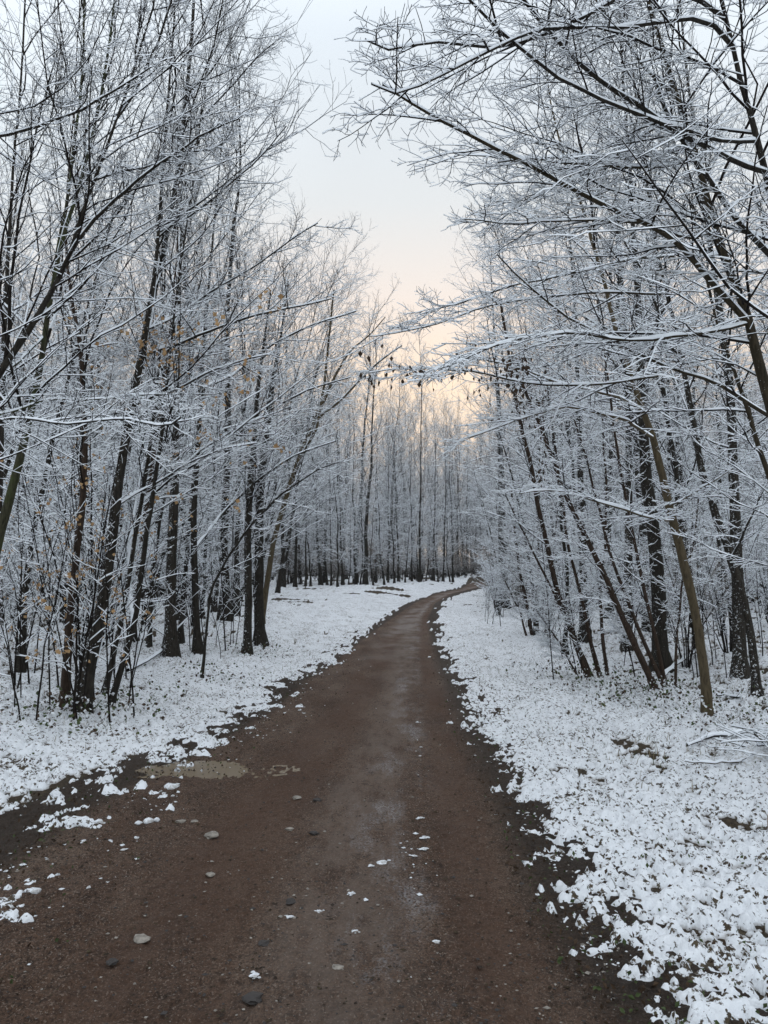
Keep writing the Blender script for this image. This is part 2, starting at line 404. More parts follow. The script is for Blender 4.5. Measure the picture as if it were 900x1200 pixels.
# ================================================================ GROUND
svals = np.concatenate([-np.array([4, 2.6, 1.8, 1.3, 1.0, .85, .78, .74, .71, .69, .67]), np.linspace(-.65, .65, 520), np.array([.67, .69, .71, .74, .78, .85, 1.0, 1.3, 1.8, 2.6, 4])])
yv = np.linspace(1 / 2.3, 1 / 110., 350)
yvals = np.concatenate([[-40, -20, -10, -5, -2, 0, 1.0, 1.6, 2.0], 1 / yv, [120, 135, 155, 180, 220, 280, 360, 450]])
if len(svals) % 2 == 0: svals = np.append(svals, 5)
if len(yvals) % 2 == 0: yvals = np.append(yvals, 520)
GX = svals[None] * np.maximum(yvals[:, None] + 1.2, 2.5); GY = np.repeat(yvals[:, None], len(svals), 1)
GX = GX + 0
Dout = outside(GX, GY); TZ = terrain(GX, GY)
def grid_mesh(name, X, Y, Z, mats, keep=None, uv=None):
    r, c = X.shape; idx = np.arange(r * c).reshape(r, c)
    F = np.stack([idx[:-1, :-1], idx[:-1, 1:], idx[1:, 1:], idx[1:, :-1]], -1)
    if keep is not None: F = F[keep[:-1, :-1] | keep[:-1, 1:] | keep[1:, 1:] | keep[1:, :-1]]
    F = F.reshape(-1, 4)
    used, inv = np.unique(F, return_inverse=True); F = inv.reshape(-1, 4)
    V = np.stack([X.ravel(), Y.ravel(), Z.ravel()], 1)[used]
    TRIS[0] += 2 * len(F)
    return make_mesh(name, V, F, mats, uv=None if uv is None else uv.reshape(-1, 2)[used])
GN = TZ - .05 * sstep(.1, -.35, Dout)
obj('ground', grid_mesh('ground', GX[::2, ::2], GY[::2, ::2], GN[::2, ::2] - .004, [M_SOIL]), kind='structure')
# road with ruts, pebbly relief and a dip for the puddle
lat = (GX - edgeL(GY)) / np.maximum(edgeR(GY) - edgeL(GY), .1)
PUD = ground(243, 903)
pd = ((GX - PUD[0] + .08) / .42) ** 2 + ((GY - PUD[1] - .05 * np.sin(GX * 7)) / .24) ** 2 + 1.3 * (fbm(GX * 7, GY * 9, 23, 2) - .5)
pd = np.maximum(pd, 0)
def road_relief(X, Y, lat):
    r = .010 * (fbm(X * 3, Y * 1.3, 21, 3) - .5) + .020 * (fbm(X * 24, Y * 22, 5, 3) - .5) + .012 * sstep(.55, .8, vnoise(X * 30, Y * 28, 6))
    r = r - .016 * np.exp(-((lat - .42) / .11) ** 2) - .014 * np.exp(-((lat - .84) / .07) ** 2)
    return r
near = np.exp(-(GY / 14) ** 2)
RZ = TZ + .012 + road_relief(GX, GY, lat) * (0.3 + .7 * near) - .050 * np.exp(-pd ** 1.5)
obj('dirt_road', grid_mesh('dirt_road', GX, GY, RZ, [M_ROAD], keep=(Dout < .35) & (GY < 230), uv=np.stack([lat, GY], -1)), kind='structure')
# snow blanket, lumpy, broken at the road edges and where litter pokes through
big = fbm(GX * 1.1, GY * 1.1, 31, 3); mid = fbm(GX * 6, GY * 6, 41, 2); lump = fbm(GX * 21, GY * 17, 51, 2); fine = vnoise(GX * 48, GY * 40, 61)
leftm = sstep(0, -.5, GX - (edgeL(GY) + edgeR(GY)) / 2)
shoulder = leftm * sstep(14, 9, GY) * sstep(1.5, 4, GY)
cov = Dout + np.where(leftm > .5, .22, .06) * sstep(24, 10, GY) - .16 * sstep(16, 28, GY) + (big - .5) * (.20 + 1.1 * shoulder) + (mid - .5) * (.30 + .9 * shoulder) + (lump - .5) * .34 - .12 * shoulder + .02
cov = sstep(-.08, .22 + .55 * shoulder, cov)
gap = (1 - .8 * sstep(4.5, 8, GY)) * sstep(.60, .72, fbm(GX * 13, GY * 10, 81, 2)) * sstep(.35, .65, fbm(GX * 1.9, GY * 1.6, 85, 2) + .12 * sstep(1.5, 4, Dout))
holes = .34 * sstep(.60, .80, fbm(GX * 3.1, GY * 2.5, 71, 3)) + .40 * sstep(1.6, 4.5, Dout)
bare = np.exp(-(((GX - ground(745, 875)[0]) / .30) ** 2 + ((GY - ground(745, 875)[1]) / .55) ** 2)) * .7
T = cov * .052 + .088 * (lump - .5) + .030 * (fine - .5) + .04 * (mid - .5) - .020 - .052 * holes * (1 - .5 * mid) - .05 * bare - .055 * gap
T = np.where(cov < .02, -.05, T)
T = T * np.where(GY > 30, .8, 1) + np.where(GY > 20, .012 * cov, 0)
kz = T > -.012
obj('snow_cover', grid_mesh('snow_cover', GX, GY, TZ + T, [M_GSNOW], keep=kz, uv=np.stack([T * 20, GY], -1)), kind='structure')
print('ground', TRIS[0], time.time() - T_START)

# puddle
rs = np.random.default_rng(3)
th = np.linspace(0, 2 * np.pi, 40, endpoint=False)
rr = 1.25 + 0 * th
pv = np.stack([PUD[0] + .62 * rr * np.cos(th), PUD[1] + .24 * rr * np.sin(th), np.full(40, PUD[2] + .001)], 1)
pv = np.concatenate([pv, [[PUD[0], PUD[1], PUD[2] + .001]]])
obj('puddle', make_mesh('puddle', pv, np.array([[i, (i + 1) % 40, 40] for i in range(40)]), [M_WATER]), kind='structure', label='shallow muddy puddle at the left edge of the dirt road')

# ================================================================ NEAR TREES, one by one
LAND = []
def pods_from(tips, b0, n, u0, u1, v0, v1, r_):
    w = tips + b0; f = w[:, 1] * cP + (w[:, 2] - EYE) * sP; uu = 450 + 880 * w[:, 0] / f; vv = 600 - 880 * (-w[:, 1] * sP + (w[:, 2] - EYE) * cP) / f
    k = np.where((uu > u0) & (uu < u1) & (vv > v0) & (vv < v1))[0]
    return tips[r_.choice(k, min(n, len(k)), replace=False)] if len(k) else tips[:1]
def near_tree(label, D, trunk, branches=(), name='bare_tree', m=M_BARK, auto=34, prm={}, seed=1, group=None, leaves=0, pods=None, c2=13, c3=5, bias=None, dy=0, amt=1.0, hb=(.25, .98), Lb=(.8, 3.6)):
    if prm is ASC: amt = 1.0
    rs = np.random.default_rng(seed)
    if D is None: base = ground(trunk[0][0], trunk[0][1]); D = base[1]
    if D > 10: c2, c3, auto = min(c2, 11), 4, int(auto * .85)
    LAND.append((trunk[0][0], D, label))
    trunk = list(trunk); (ua, va, wa), (ub, vb, wb) = trunk[-2], trunk[-1]
    if wb > 2: trunk += [(ub + (ub - ua) * .9, vb + (vb - va) * .9, wb * .55), (ub + (ub - ua) * 1.7, vb + (vb - va) * 1.7, .8)]
    n0 = len(trunk)
    pts = [at(u, v, D + dy * i / (n0 - 1)) for i, (u, v, w) in enumerate(trunk)]
    rad = [w / 2 / 880 * D * ((.74 if trunk[0][0] < 450 else .80) - .34 * min(max((640 - v) / 420, 0), 1)) for u, v, w in trunk]
    b0 = pts[0]; b0[2] = gz(b0[0], b0[1]) - .06
    P, R = smooth_poly(pts, rad, max(14, int(3.0 * n0)))
    wob = np.cumsum(rs.normal(0, .006, P.shape), axis=0); wob[:, 2] = 0; wob -= wob[0]; P = P + wob
    root = bpy.data.objects.new(name, None); COL.objects.link(root); root.location = b0
    root.empty_display_size = .1
    root['label'] = label; root['category'] = 'tree' if name != 'sapling' else 'sapling'
    if group: root['group'] = group
    P = P - b0
    obj('trunk', trunk_mesh('trunk', P, R, m, k=12 if R[0] > .05 else 8, seed=seed), root)
    Bx = Bag(); tw = []
    for bi, br in enumerate(branches):
        (px, D0, D1, w0, w1) = br[:5]
        q = [at(u, v, D0 + (D1 - D0) * i / (len(px) - 1)) - b0 for i, (u, v) in enumerate(px)]
        # begin on the trunk
        if len(br) < 6:
            j = np.argmin(np.linalg.norm((P - q[0])[:, [0, 2]], axis=1)); q[0] = P[j]
        q, r = smooth_poly(q, np.linspace(w0 * (.72 if b0[0] < 0 else .88), w1, len(px)) / 2 / 880 * (D0 + D1) / 2, 16)
        q = q + np.cumsum(rs.normal(0, .006, q.shape), axis=0)
        s = snow_of(q[None], r[None], amt * .75, rs) + .003
        bb = Bag(); bb.tubes(q[None], r[None], s, RING8, seed)
        obj('branch', bb.mesh('branch', [m, M_SNOW]), root)
        tw.append((q[None], r[None]))
    if tw:                                               # side limbs on each drawn branch
        Q = np.concatenate([a for a, _ in tw]); Rr = np.concatenate([a for _, a in tw])
        q1, r1 = spawn(Q, Rr, 11, .12, 1.0, (25, 60), .38, 7, prm.get('up2', .2), .09, .006, .003, prm.get('planar', .6), rs, lmin=.3, lmax=1.6)
        Bx.tubes(q1, r1, snow_of(q1, r1, amt, rs), RING4, seed)
        Q3 = spawn(Q, Rr, 22, .2, 1.0, (30, 70), .12, 3, .2, .15, .004, .0022, .4, rs, lmin=.08, lmax=.35)
        (a, b_), (c, d) = crown_levels(q1, r1, max(5, c2 - 5), c3, prm, rs)
        c0 = c; Bx.tubes(a, b_, snow_of(a, b_, amt, rs)); Bx.tubes(c, d, snow_of(c, d, amt, rs) + .0006, RING3); Bx.tubes(*Q3, snow_of(*Q3, amt, rs))
    tip = None
    if auto:
        bv = np.array(bias if bias is not None else (-.35 * np.sign(b0[0]), -.05, .1))
        H = P[-1, 2]
        q1, r1 = spawn(P[None], R[None], auto, hb[0], hb[1], prm.get('a1', (35, 65)), .34, 10, prm.get('up1', .15), .10, .0042, .004, 0.15, rs, bias=bv, lmin=Lb[0], lmax=Lb[1])
        Bx.tubes(q1, r1, snow_of(q1, r1, amt, rs) + .001, RING4, seed)
        (a, b_), (c, d) = crown_levels(q1, r1, c2, c3, prm, rs)
        Bx.tubes(a, b_, snow_of(a, b_, amt, rs)); Bx.tubes(c, d, snow_of(c, d, amt, rs) + .0006, RING3)
        tip = c
    if Bx.n: obj('crown', Bx.mesh('crown', [M_TWIG, M_SNOW]), root)
    if leaves and tip is not None:
        pp = tip[:, -1]; lo = pp[pp[:, 2] < 4.4]
        cl = lo[rs.choice(len(lo), min(len(lo), leaves // 5), replace=False)]
        L = (cl[:, None] + rs.normal(0, .06, (len(cl), 5, 3))).reshape(-1, 3)
        o = obj('leaves', leaves_mesh('leaves', L, (.03, .065), [M_LEAFO], rs, .5), root, kind='stuff')
    if pods is not None:
        L = pods_from(np.concatenate([Q3[0][:, -1], c0[:, -1]]), b0, 130, 420, 620, 400, 510, rs)
        obj('catkins', leaves_mesh('catkins', L, (.04, .07), [M_LEAFD], rs, .93, .32), root, kind='stuff')
    return root

ASC = dict(a1=(32, 58), up1=.35, up2=.35, up3=.25, planar=.45)
SPR = dict(a1=(45, 80), up1=.10, up2=.05, up3=.05, planar=.8, a2=(30, 60))
# --- left side
near_tree('tall dark forked tree flecked with snow, thickest trunk in the left foreground', None,
    [(92,836,23),(104,780,21),(116,735,19),(130,640,17),(143,560,16),(152,500,16),(165,430,15),(180,350,12),(186,290,9),(192,200,8),(198,110,7),(203,30,6),(208,-80,5),(214,-220,3)],
    [([(165,425),(176,380),(190,310),(203,240),(212,180),(220,110),(226,30),(230,-60),(236,-180)],9.,9.4,9,3),
     ([(168,427),(200,407),(240,390),(290,374),(340,362),(385,352)],9,7.8,6,1.5),
     ([(150,500),(185,470),(225,450),(270,428),(320,415)],9,7.8,5,1.4), ([(138,610),(175,570),(215,545),(258,528),(300,520)],9,7.9,4,1.3),
     ([(178,400),(215,365),(255,335),(300,312),(345,280),(372,262)],9,8.2,4,1.3),
     ([(186,300),(220,250),(260,215),(300,180),(335,140)],9,8.4,4,1.2),
     ([(196,190),(230,150),(265,110),(300,70),(325,50)],9,8.6,3.5,1.2)],
    m=M_BARKS, auto=42, prm=ASC, seed=11, leaves=150, dy=.3)
near_tree('slender wavy tree with bare red-brown bark left of the thick forked tree', None,
    [(75,830,13),(79,760,12),(83,700,12),(92,630,12),(99,570,11),(98,500,11),(93,420,10),(84,370,9),(78,330,8),(74,270,6),(78,190,5),(84,110,4),(88,20,3),(92,-60,2)],
    [([(93,430),(110,407),(140,402),(170,404)],9.1,8.4,3,1)], m=M_BROWN, auto=26, prm=ASC, seed=12, leaves=60)
near_tree('thin dark trunk rising just right of the thick forked tree', None,
    [(121,815,8),(133,760,8),(146,700,8),(156,620,7),(166,560,7),(176,490,6),(181,430,5),(186,350,4),(190,260,3)],
    [([(160,600),(195,560),(240,525),(290,498),(340,480)],10,8.8,4,1.4), ([(176,490),(215,455),(260,430),(312,414)],10,9,4,1.4)], auto=20, prm=ASC, seed=13, leaves=60, m=M_BARKS)
near_tree('forked thin tree leaning right, dead leaves hanging in its lower twigs', None,
    [(128,832,9),(142,790,9),(158,735,9),(166,690,9),(172,640,8),(182,580,8),(190,520,7),(196,450,6),(208,360,5),(222,260,4),(236,150,3)],
    [([(160,730),(152,700),(150,650),(158,600),(168,540)],10,10.3,6,3)],
    auto=30, prm=ASC, seed=14, leaves=120, m=M_BARK)
near_tree('straight thin trunk with few low branches behind the leaning leafy tree', 11.5,
    [(146,790,8),(155,720,8),(163,650,7),(176,560,7),(186,480,6),(196,400,5),(204,300,4),(210,200,3)], auto=24, prm=ASC, seed=15, m=M_BROWN)
near_tree('green mossy trunk entering at the left edge and rising through the crown', 7.5,
    [(-62,858,17),(-40,780,16),(-18,700,15),(0,620,15),(14,570,14),(25,520,13),(38,460,13),(48,400,12),(55,345,11),(62,290,10),(75,215,9),(84,140,8),(90,60,7),(94,-30,6),(98,-150,4)],
    [([(62,310),(82,255),(100,190),(115,130),(128,70),(136,0),(142,-60)],7.5,7.7,8,2.5),
     ([(0,485),(20,480),(42,468),(70,464),(110,463),(160,459),(200,458)],7.2,6.6,4,1.4,1),
     ([(48,400),(20,430),(-10,460)],7.4,7,5,2)],
    m=M_MOSSY, auto=30, prm=ASC, seed=16, bias=(.3, -.1, .1))
near_tree('curving trunk leaning steeply right across the upper left corner', 6.5,
    [(-165,895,20),(-125,740,19),(-75,590,18),(-35,500,16),(0,445,14),(40,388,13),(68,340,12),(85,302,11),(103,245,10),(118,205,9),(135,160,8),(150,120,7),(168,60,6),(185,0,5),(200,-90,3)],
    [([(86,302),(105,265),(130,240),(165,212),(200,185),(235,160),(285,140)],6.5,5.8,7,1.6),
     ([(112,215),(140,198),(180,190),(220,175),(262,160)],6.5,6.0,5,1.4),
     ([(-35,498),(10,490),(40,489),(75,498),(110,495),(150,492),(180,497),(205,495),(216,482)],6.2,5.4,5,2,1),
     ([(137,155),(160,110),(180,60),(197,10),(214,-60)],6.5,6.4,5,2),
     ([(-60,170),(0,155),(45,142),(90,122),(130,98),(165,78),(195,62)],6,5.6,6,1.5,1),
     ([(-40,140),(0,132),(40,125),(80,100),(115,60)],6,5.8,3.5,1.3,1)],
    m=M_BARK, auto=30, prm=ASC, seed=17, bias=(.35, -.1, .1))
near_tree('straight dark tree standing at the far left edge behind the mossy trunk', 10.5,
    [(-14,815,13),(-8,700,12),(-2,560,11),(2,400,10),(8,280,9),(14,180,7),(22,80,6),(28,-20,5),(34,-140,3)], auto=34, prm=ASC, seed=18, bias=(.3, 0, .1))
near_tree('broad blackish trunk behind the foreground group, widest of the second row on the left', None,
    [(200,770,18),(200,690,17),(203,600,15),(206,500,12),(209,400,9),(212,300,6),(214,190,4)], auto=36, prm=ASC, seed=19, m=M_BARKS)
near_tree('dark straight trunk right of the broad blackish trunk, snow in its twigs', None,
    [(232,768,11),(229,700,11),(227,620,10),(232,520,9),(240,400,7),(252,280,5),(262,170,3)],
    [([(228,640),(262,600),(300,562),(345,530),(392,515)],15,13.6,5,1.5), ([(229,560),(265,520),(310,482),(360,455),(412,440)],15,13.8,5,1.5), ([(235,480),(275,440),(320,405),(370,380),(420,366)],15,14,5,1.5)], auto=30, prm=ASC, seed=20)
near_tree('left one of two thick dark trunks where the left wood meets the clearing', None,
    [(289,768,12),(291,700,12),(290,630,12),(293,560,11),(300,470,9),(308,400,5),(316,340,2)], auto=42, prm=ASC, seed=21, m=M_BARKS)
near_tree('right one of two thick dark trunks where the left wood meets the clearing', None,
    [(305,757,15),(303,700,14),(303,640,14),(306,560,13),(316,470,11),(326,400,6),(338,330,2)], auto=46, prm=ASC, seed=22)
near_tree('arching tree leaning far out to the right over the road behind the clearing corner', 18.5,
    [(306,752,9),(312,690,9),(320,640,8),(334,590,8),(350,540,8),(364,505,7),(380,470,6),(396,435,5),(412,410,4),(432,395,3),(452,372,2)],
    [([(352,540),(372,500),(380,450),(384,400),(390,340)],18.5,18,6,2),
     ([(370,495),(400,468),(425,440),(446,420),(470,404)],18.5,17.5,5,1.5)],
    auto=40, prm=ASC, seed=23, m=M_OLIVE, bias=(.3, 0, .15))
near_tree('thin snow-lined sapling arching right from the left verge', 11, [(238,700,4),(247,690,4),(270,650,4),(295,614,3.5),(328,580,3),(372,550,2),(405,540,1.5)] , name='sapling', auto=16, prm=ASC, seed=24, c2=7, c3=4, hb=(.3, 1), Lb=(.3, 1.2))
# --- right side
near_tree('bare olive-brown curved trunk standing alone in front of the right wood', None,
    [(830,840,13),(827,790,13),(822,740,13),(812,690,13),(800,640,13),(787,590,12),(778,550,12),(768,510,11),(755,475,10),(738,430,10),(724,385,9),(714,340,8),(702,295,8),(690,250,7),(678,215,6),(664,170,5),(650,110,4),(640,40,3)],
    [([(786,615),(762,606),(740,598),(700,589),(668,577),(640,575),(610,580)],8.3,7.4,4,1.2),
     ([(764,503),(735,492),(705,488),(670,478),(640,486),(600,500),(560,515),(540,520)],8.3,7.3,5,1.2),
     ([(752,470),(720,462),(690,455),(650,448),(610,430),(560,420),(525,428)],8.3,7.2,5,1.2),
     ([(790,600),(815,575),(840,560),(870,535)],8.3,8.0,3,1.2)],
    m=M_OLIVE, auto=34, prm=SPR, seed=31, hb=(.4, .98), bias=(-.4, -.1, .1), amt=1.3)
near_tree('dark snow-speckled leaning trunk right of the bare olive-brown trunk', None,
    [(888,815,11),(879,745,11),(866,690,12),(850,640,12),(835,600,11),(822,560,10),(812,505,10),(804,455,9),(795,410,8),(787,370,7),(776,330,6),(768,290,6),(760,240,5),(752,180,4),(742,100,3)],
    [([(797,420),(780,400),(770,370),(758,330),(740,305),(725,280)],9.2,9,5,2),
     ([(860,665),(872,620),(890,580),(915,540)],9.2,9,4,2)],
    m=M_BARKS, auto=36, prm=SPR, seed=32, hb=(.35, .98), amt=1.2)
near_tree('large leaning tree at the right edge whose snowy limbs reach over the road', 6.0,
    [(1000,905,28),(965,760,24),(930,620,22),(903,500,20),(888,440,19),(870,370,18),(848,310,17),(828,240,16),(812,180,14),(793,120,12),(775,60,11),(756,0,10),(742,-80,8),(728,-180,6)],
    [([(865,375),(835,330),(802,290),(775,270),(725,250),(690,233),(645,206),(600,188),(560,168),(520,150),(485,130),(450,105)],6,4.7,10,2.5),
     ([(838,285),(800,282),(770,268),(730,262),(690,262),(640,265),(590,268),(540,262)],6,5.1,5,1.5),
     ([(862,390),(830,392),(795,395),(755,400),(712,398),(680,392),(640,396),(590,405),(540,430),(515,440)],6,5.0,6,1.6),
     ([(812,185),(780,195),(740,198),(700,195),(660,194),(620,190),(580,196)],6,5.2,6,2),
     ([(800,140),(765,150),(730,175),(700,200),(660,215),(620,235),(585,250)],6,5.4,5,1.6),
     ([(790,110),(760,85),(730,40),(700,0),(680,-40)],6,5.8,5,2)],
    m=M_OLIVED, auto=30, prm=SPR, seed=33, bias=(-.45, -.1, .05), amt=1.1, hb=(.35, .98))
near_tree('dark upright tree cut by the right edge, sending long limbs to the upper middle', 5.6,
    [(1060,930,22),(1000,700,20),(955,480,18),(925,330,17),(905,235,16),(885,165,15),(866,100,13),(850,40,11),(835,-30,10),(815,-150,7)],
    [([(910,212),(870,193),(824,172),(790,157),(750,130),(720,112),(690,90),(660,60),(630,28),(602,-6),(580,-40)],5.6,4.8,9,4),
     ([(890,178),(840,165),(787,147),(720,122),(660,92),(618,58),(575,20),(545,-12)],5.6,4.6,7,3),
     ([(868,60),(830,20),(780,22),(735,30),(690,30),(640,33),(590,55),(540,80),(500,100),(470,115),(450,100)],5.6,4.2,8,2),
     ([(935,300),(900,292),(870,265),(850,235),(832,205),(812,182),(790,140),(770,95)],5.6,5.4,10,5),
     ([(860,40),(800,-10),(740,-10),(680,20),(620,45),(560,60),(520,48),(480,52),(440,62),(420,48)],5.6,4.2,8,2)],
    m=M_BARK, auto=30, prm=SPR, seed=34, bias=(-.45, -.1, .05), amt=1.1, hb=(.35, .98))
near_tree('slim grey trunk leaning in from the right edge at mid height', 7.4,
    [(1010,870,10),(960,720,10),(920,620,9),(900,560,8),(882,505,8),(868,455,7),(852,410,6),(842,385,5),(828,330,4),(815,260,3)],
    [([(899,487),(870,468),(844,451),(794,437),(750,420),(708,398),(650,365),(610,330),(580,300)],7.2,6.2,6,1.5,1),
     ([(900,366),(870,371),(845,385),(800,392),(740,400),(690,396),(655,402)],7.0,6.2,5,1.5,1),
     ([(790,300),(740,305),(680,318),(640,325),(600,330),(560,345),(520,355),(495,363)],7.4,6.6,4,1,1),
     ([(780,345),(720,342),(660,345),(600,353),(560,365),(520,380),(480,391),(440,398)],7.4,6.4,4,1,1),
     ([(770,440),(700,450),(640,452),(600,448),(560,435),(515,433),(460,432),(430,437)],7.4,6.4,4,1,1)],
    m=M_OLIVED, auto=24, prm=SPR, seed=35, pods=1, amt=1.0)
near_tree('thick dark vertical trunk behind the two leaning trunks at right', 11.5,
    [(868,795,18),(866,720,17),(863,640,16),(860,540,15),(856,450,14),(848,380,13),(838,300,12),(826,220,10),(815,140,8),(806,60,6),(800,-30,4)],
    m=M_BARKS, auto=46, prm=SPR, seed=36, amt=1.2)
near_tree('widest black trunk in the right wood, just left of the thick vertical trunk', 12.5,
    [(775,785,21),(772,700,20),(765,620,19),(756,560,18),(752,480,16),(748,400,14),(742,300,11),(736,200,9),(730,100,6)],
    m=M_BARK, auto=48, prm=SPR, seed=37, amt=1.2)
near_tree('dark pole standing left of the widest black trunk in the right wood', 15,
    [(735,760,12),(736,680,12),(737,600,11),(736,520,10),(733,430,9),(728,330,7),(722,220,5)], m=M_BARKS, auto=44, prm=SPR, seed=38)
near_tree('straight dark trunk seen behind the multi-stemmed clump beside the right verge', 17,
    [(684,752,11),(684,690,11),(683,620,10),(681,540,9),(678,450,8),(674,350,6),(668,260,4)], m=M_BARK, auto=44, prm=SPR, seed=39)
near_tree('stout trunk at the inside of the road bend on the right', 30,
    [(590,712,14),(590,690,13),(589,650,12),(588,600,11),(587,540,9),(584,470,7),(580,400,4)], m=M_BARKS, auto=60, prm=SPR, seed=40, hb=(.15, .98))
def clump(label, base, stems, seed, m=M_BROWN, D=None, pods=None):
    rs = np.random.default_rng(seed)
    b0 = ground(*base) if D is None else at(base[0], base[1], D); D = b0[1]; b0[2] = gz(b0[0], b0[1]) - .04
    root = bpy.data.objects.new('coppiced_tree', None); COL.objects.link(root); root.location = b0
    root['label'] = label; root['category'] = 'tree'
    Bx = Bag()
    for k, (px, w0, w1, dy) in enumerate(stems):
        q = [at(u, v, D + dy * i / (len(px) - 1)) - b0 for i, (u, v) in enumerate(px)]
        q[0] = np.array([(px[0][0] - base[0]) / 880 * D * 2.6, rs.normal(0, .06), 0])
        P, R = smooth_poly(q, np.linspace(w0 * .85, w1, len(px)) / 2 / 880 * D, 18)
        P = P + np.cumsum(rs.normal(0, .008, P.shape), axis=0)
        obj('stem', trunk_mesh('stem', P, R, m, k=7, flare=1.2, seed=seed + k), root)
        q1, r1 = spawn(P[None], R[None], 20, .25, 1, (35, 70), .28, 8, .12, .08, .004, .003, .2, rs, bias=(-.35 * np.sign(b0[0]), -.05, .1), lmin=.4, lmax=2.4)
        Bx.tubes(q1, r1, snow_of(q1, r1, 1.2, rs)); (a, b_), (c, d) = crown_levels(q1, r1, 9, 4, SPR, rs)
        Bx.tubes(a, b_, snow_of(a, b_, 1.2, rs)); Bx.tubes(c, d, snow_of(c, d, 1.2, rs) + .0006, RING3)
        tips = c[:, -1] if k == 0 else np.concatenate([tips, c[:, -1]])
    obj('crown', Bx.mesh('crown', [M_TWIG, M_SNOW]), root)
    if pods is not None:
        L = pods_from(tips, b0, 220, 470, 640, 415, 575, rs)
        obj('catkins', leaves_mesh('catkins', L, (.045, .08), [M_LEAFD], rs, .93, .32), root, kind='stuff')
prs = np.random.default_rng(5)
pods = [(prs.normal(c[0], c[2]), prs.normal(c[1], c[3]), prs.uniform(7.5, 9)) for c in ((478,448,22,6),(520,470,18,14),(548,500,22,16),(590,490,30,25),(560,540,25,15),(545,565,10,8),(495,485,12,10)) for _ in range(1)]
clump('clump of thin stems fanning left from one root in front of the widest trunk', (770,808),
    [([(770,808),(745,760),(722,710),(700,660),(675,610),(655,565),(640,520),(620,470),(598,420)],9,3,-.6),
     ([(774,808),(752,750),(735,700),(716,650),(705,600),(692,540),(675,480)],6,2,0),
     ([(768,808),(752,770),(738,735),(712,695),(700,672)],5,2,.4),
     ([(776,808),(768,740),(748,660),(735,590),(722,520),(712,440),(700,350)],6,2,.5),
     ([(778,808),(790,745),(796,690),(810,640),(818,580)],4,1.5,.5)], 51, pods=pods)
clump('clump of dark slender stems left of the fanning clump on the right verge', (690,795),
    [([(690,795),(672,748),(655,700),(645,650),(634,600),(626,550),(612,490),(600,420),(588,350)],9,3,-.4),
     ([(693,795),(668,735),(640,670),(615,620),(595,580)],4,1.5,-.4),
     ([(696,795),(690,740),(680,690),(668,640),(660,580),(648,500),(640,430)],6,2,.5),
     ([(686,795),(660,760),(640,730),(628,712)],3,1.2,0),
     ([(699,795),(706,740),(705,690),(712,640),(712,560),(706,480)],5,2,.4)], 52)
clump('group of thin upright stems near the inside of the bend right of the stout trunk', (625,745),
    [([(625,745),(616,700),(608,660),(602,620),(598,570)],5,2,0),([(627,745),(628,700),(632,650),(628,590)],4,2,0),
     ([(630,745),(640,700),(650,650),(655,600)],3,1.5,0),([(622,745),(610,715),(598,690),(590,668)],3,1.2,0)], 53)
print('near', TRIS[0], time.time() - T_START)

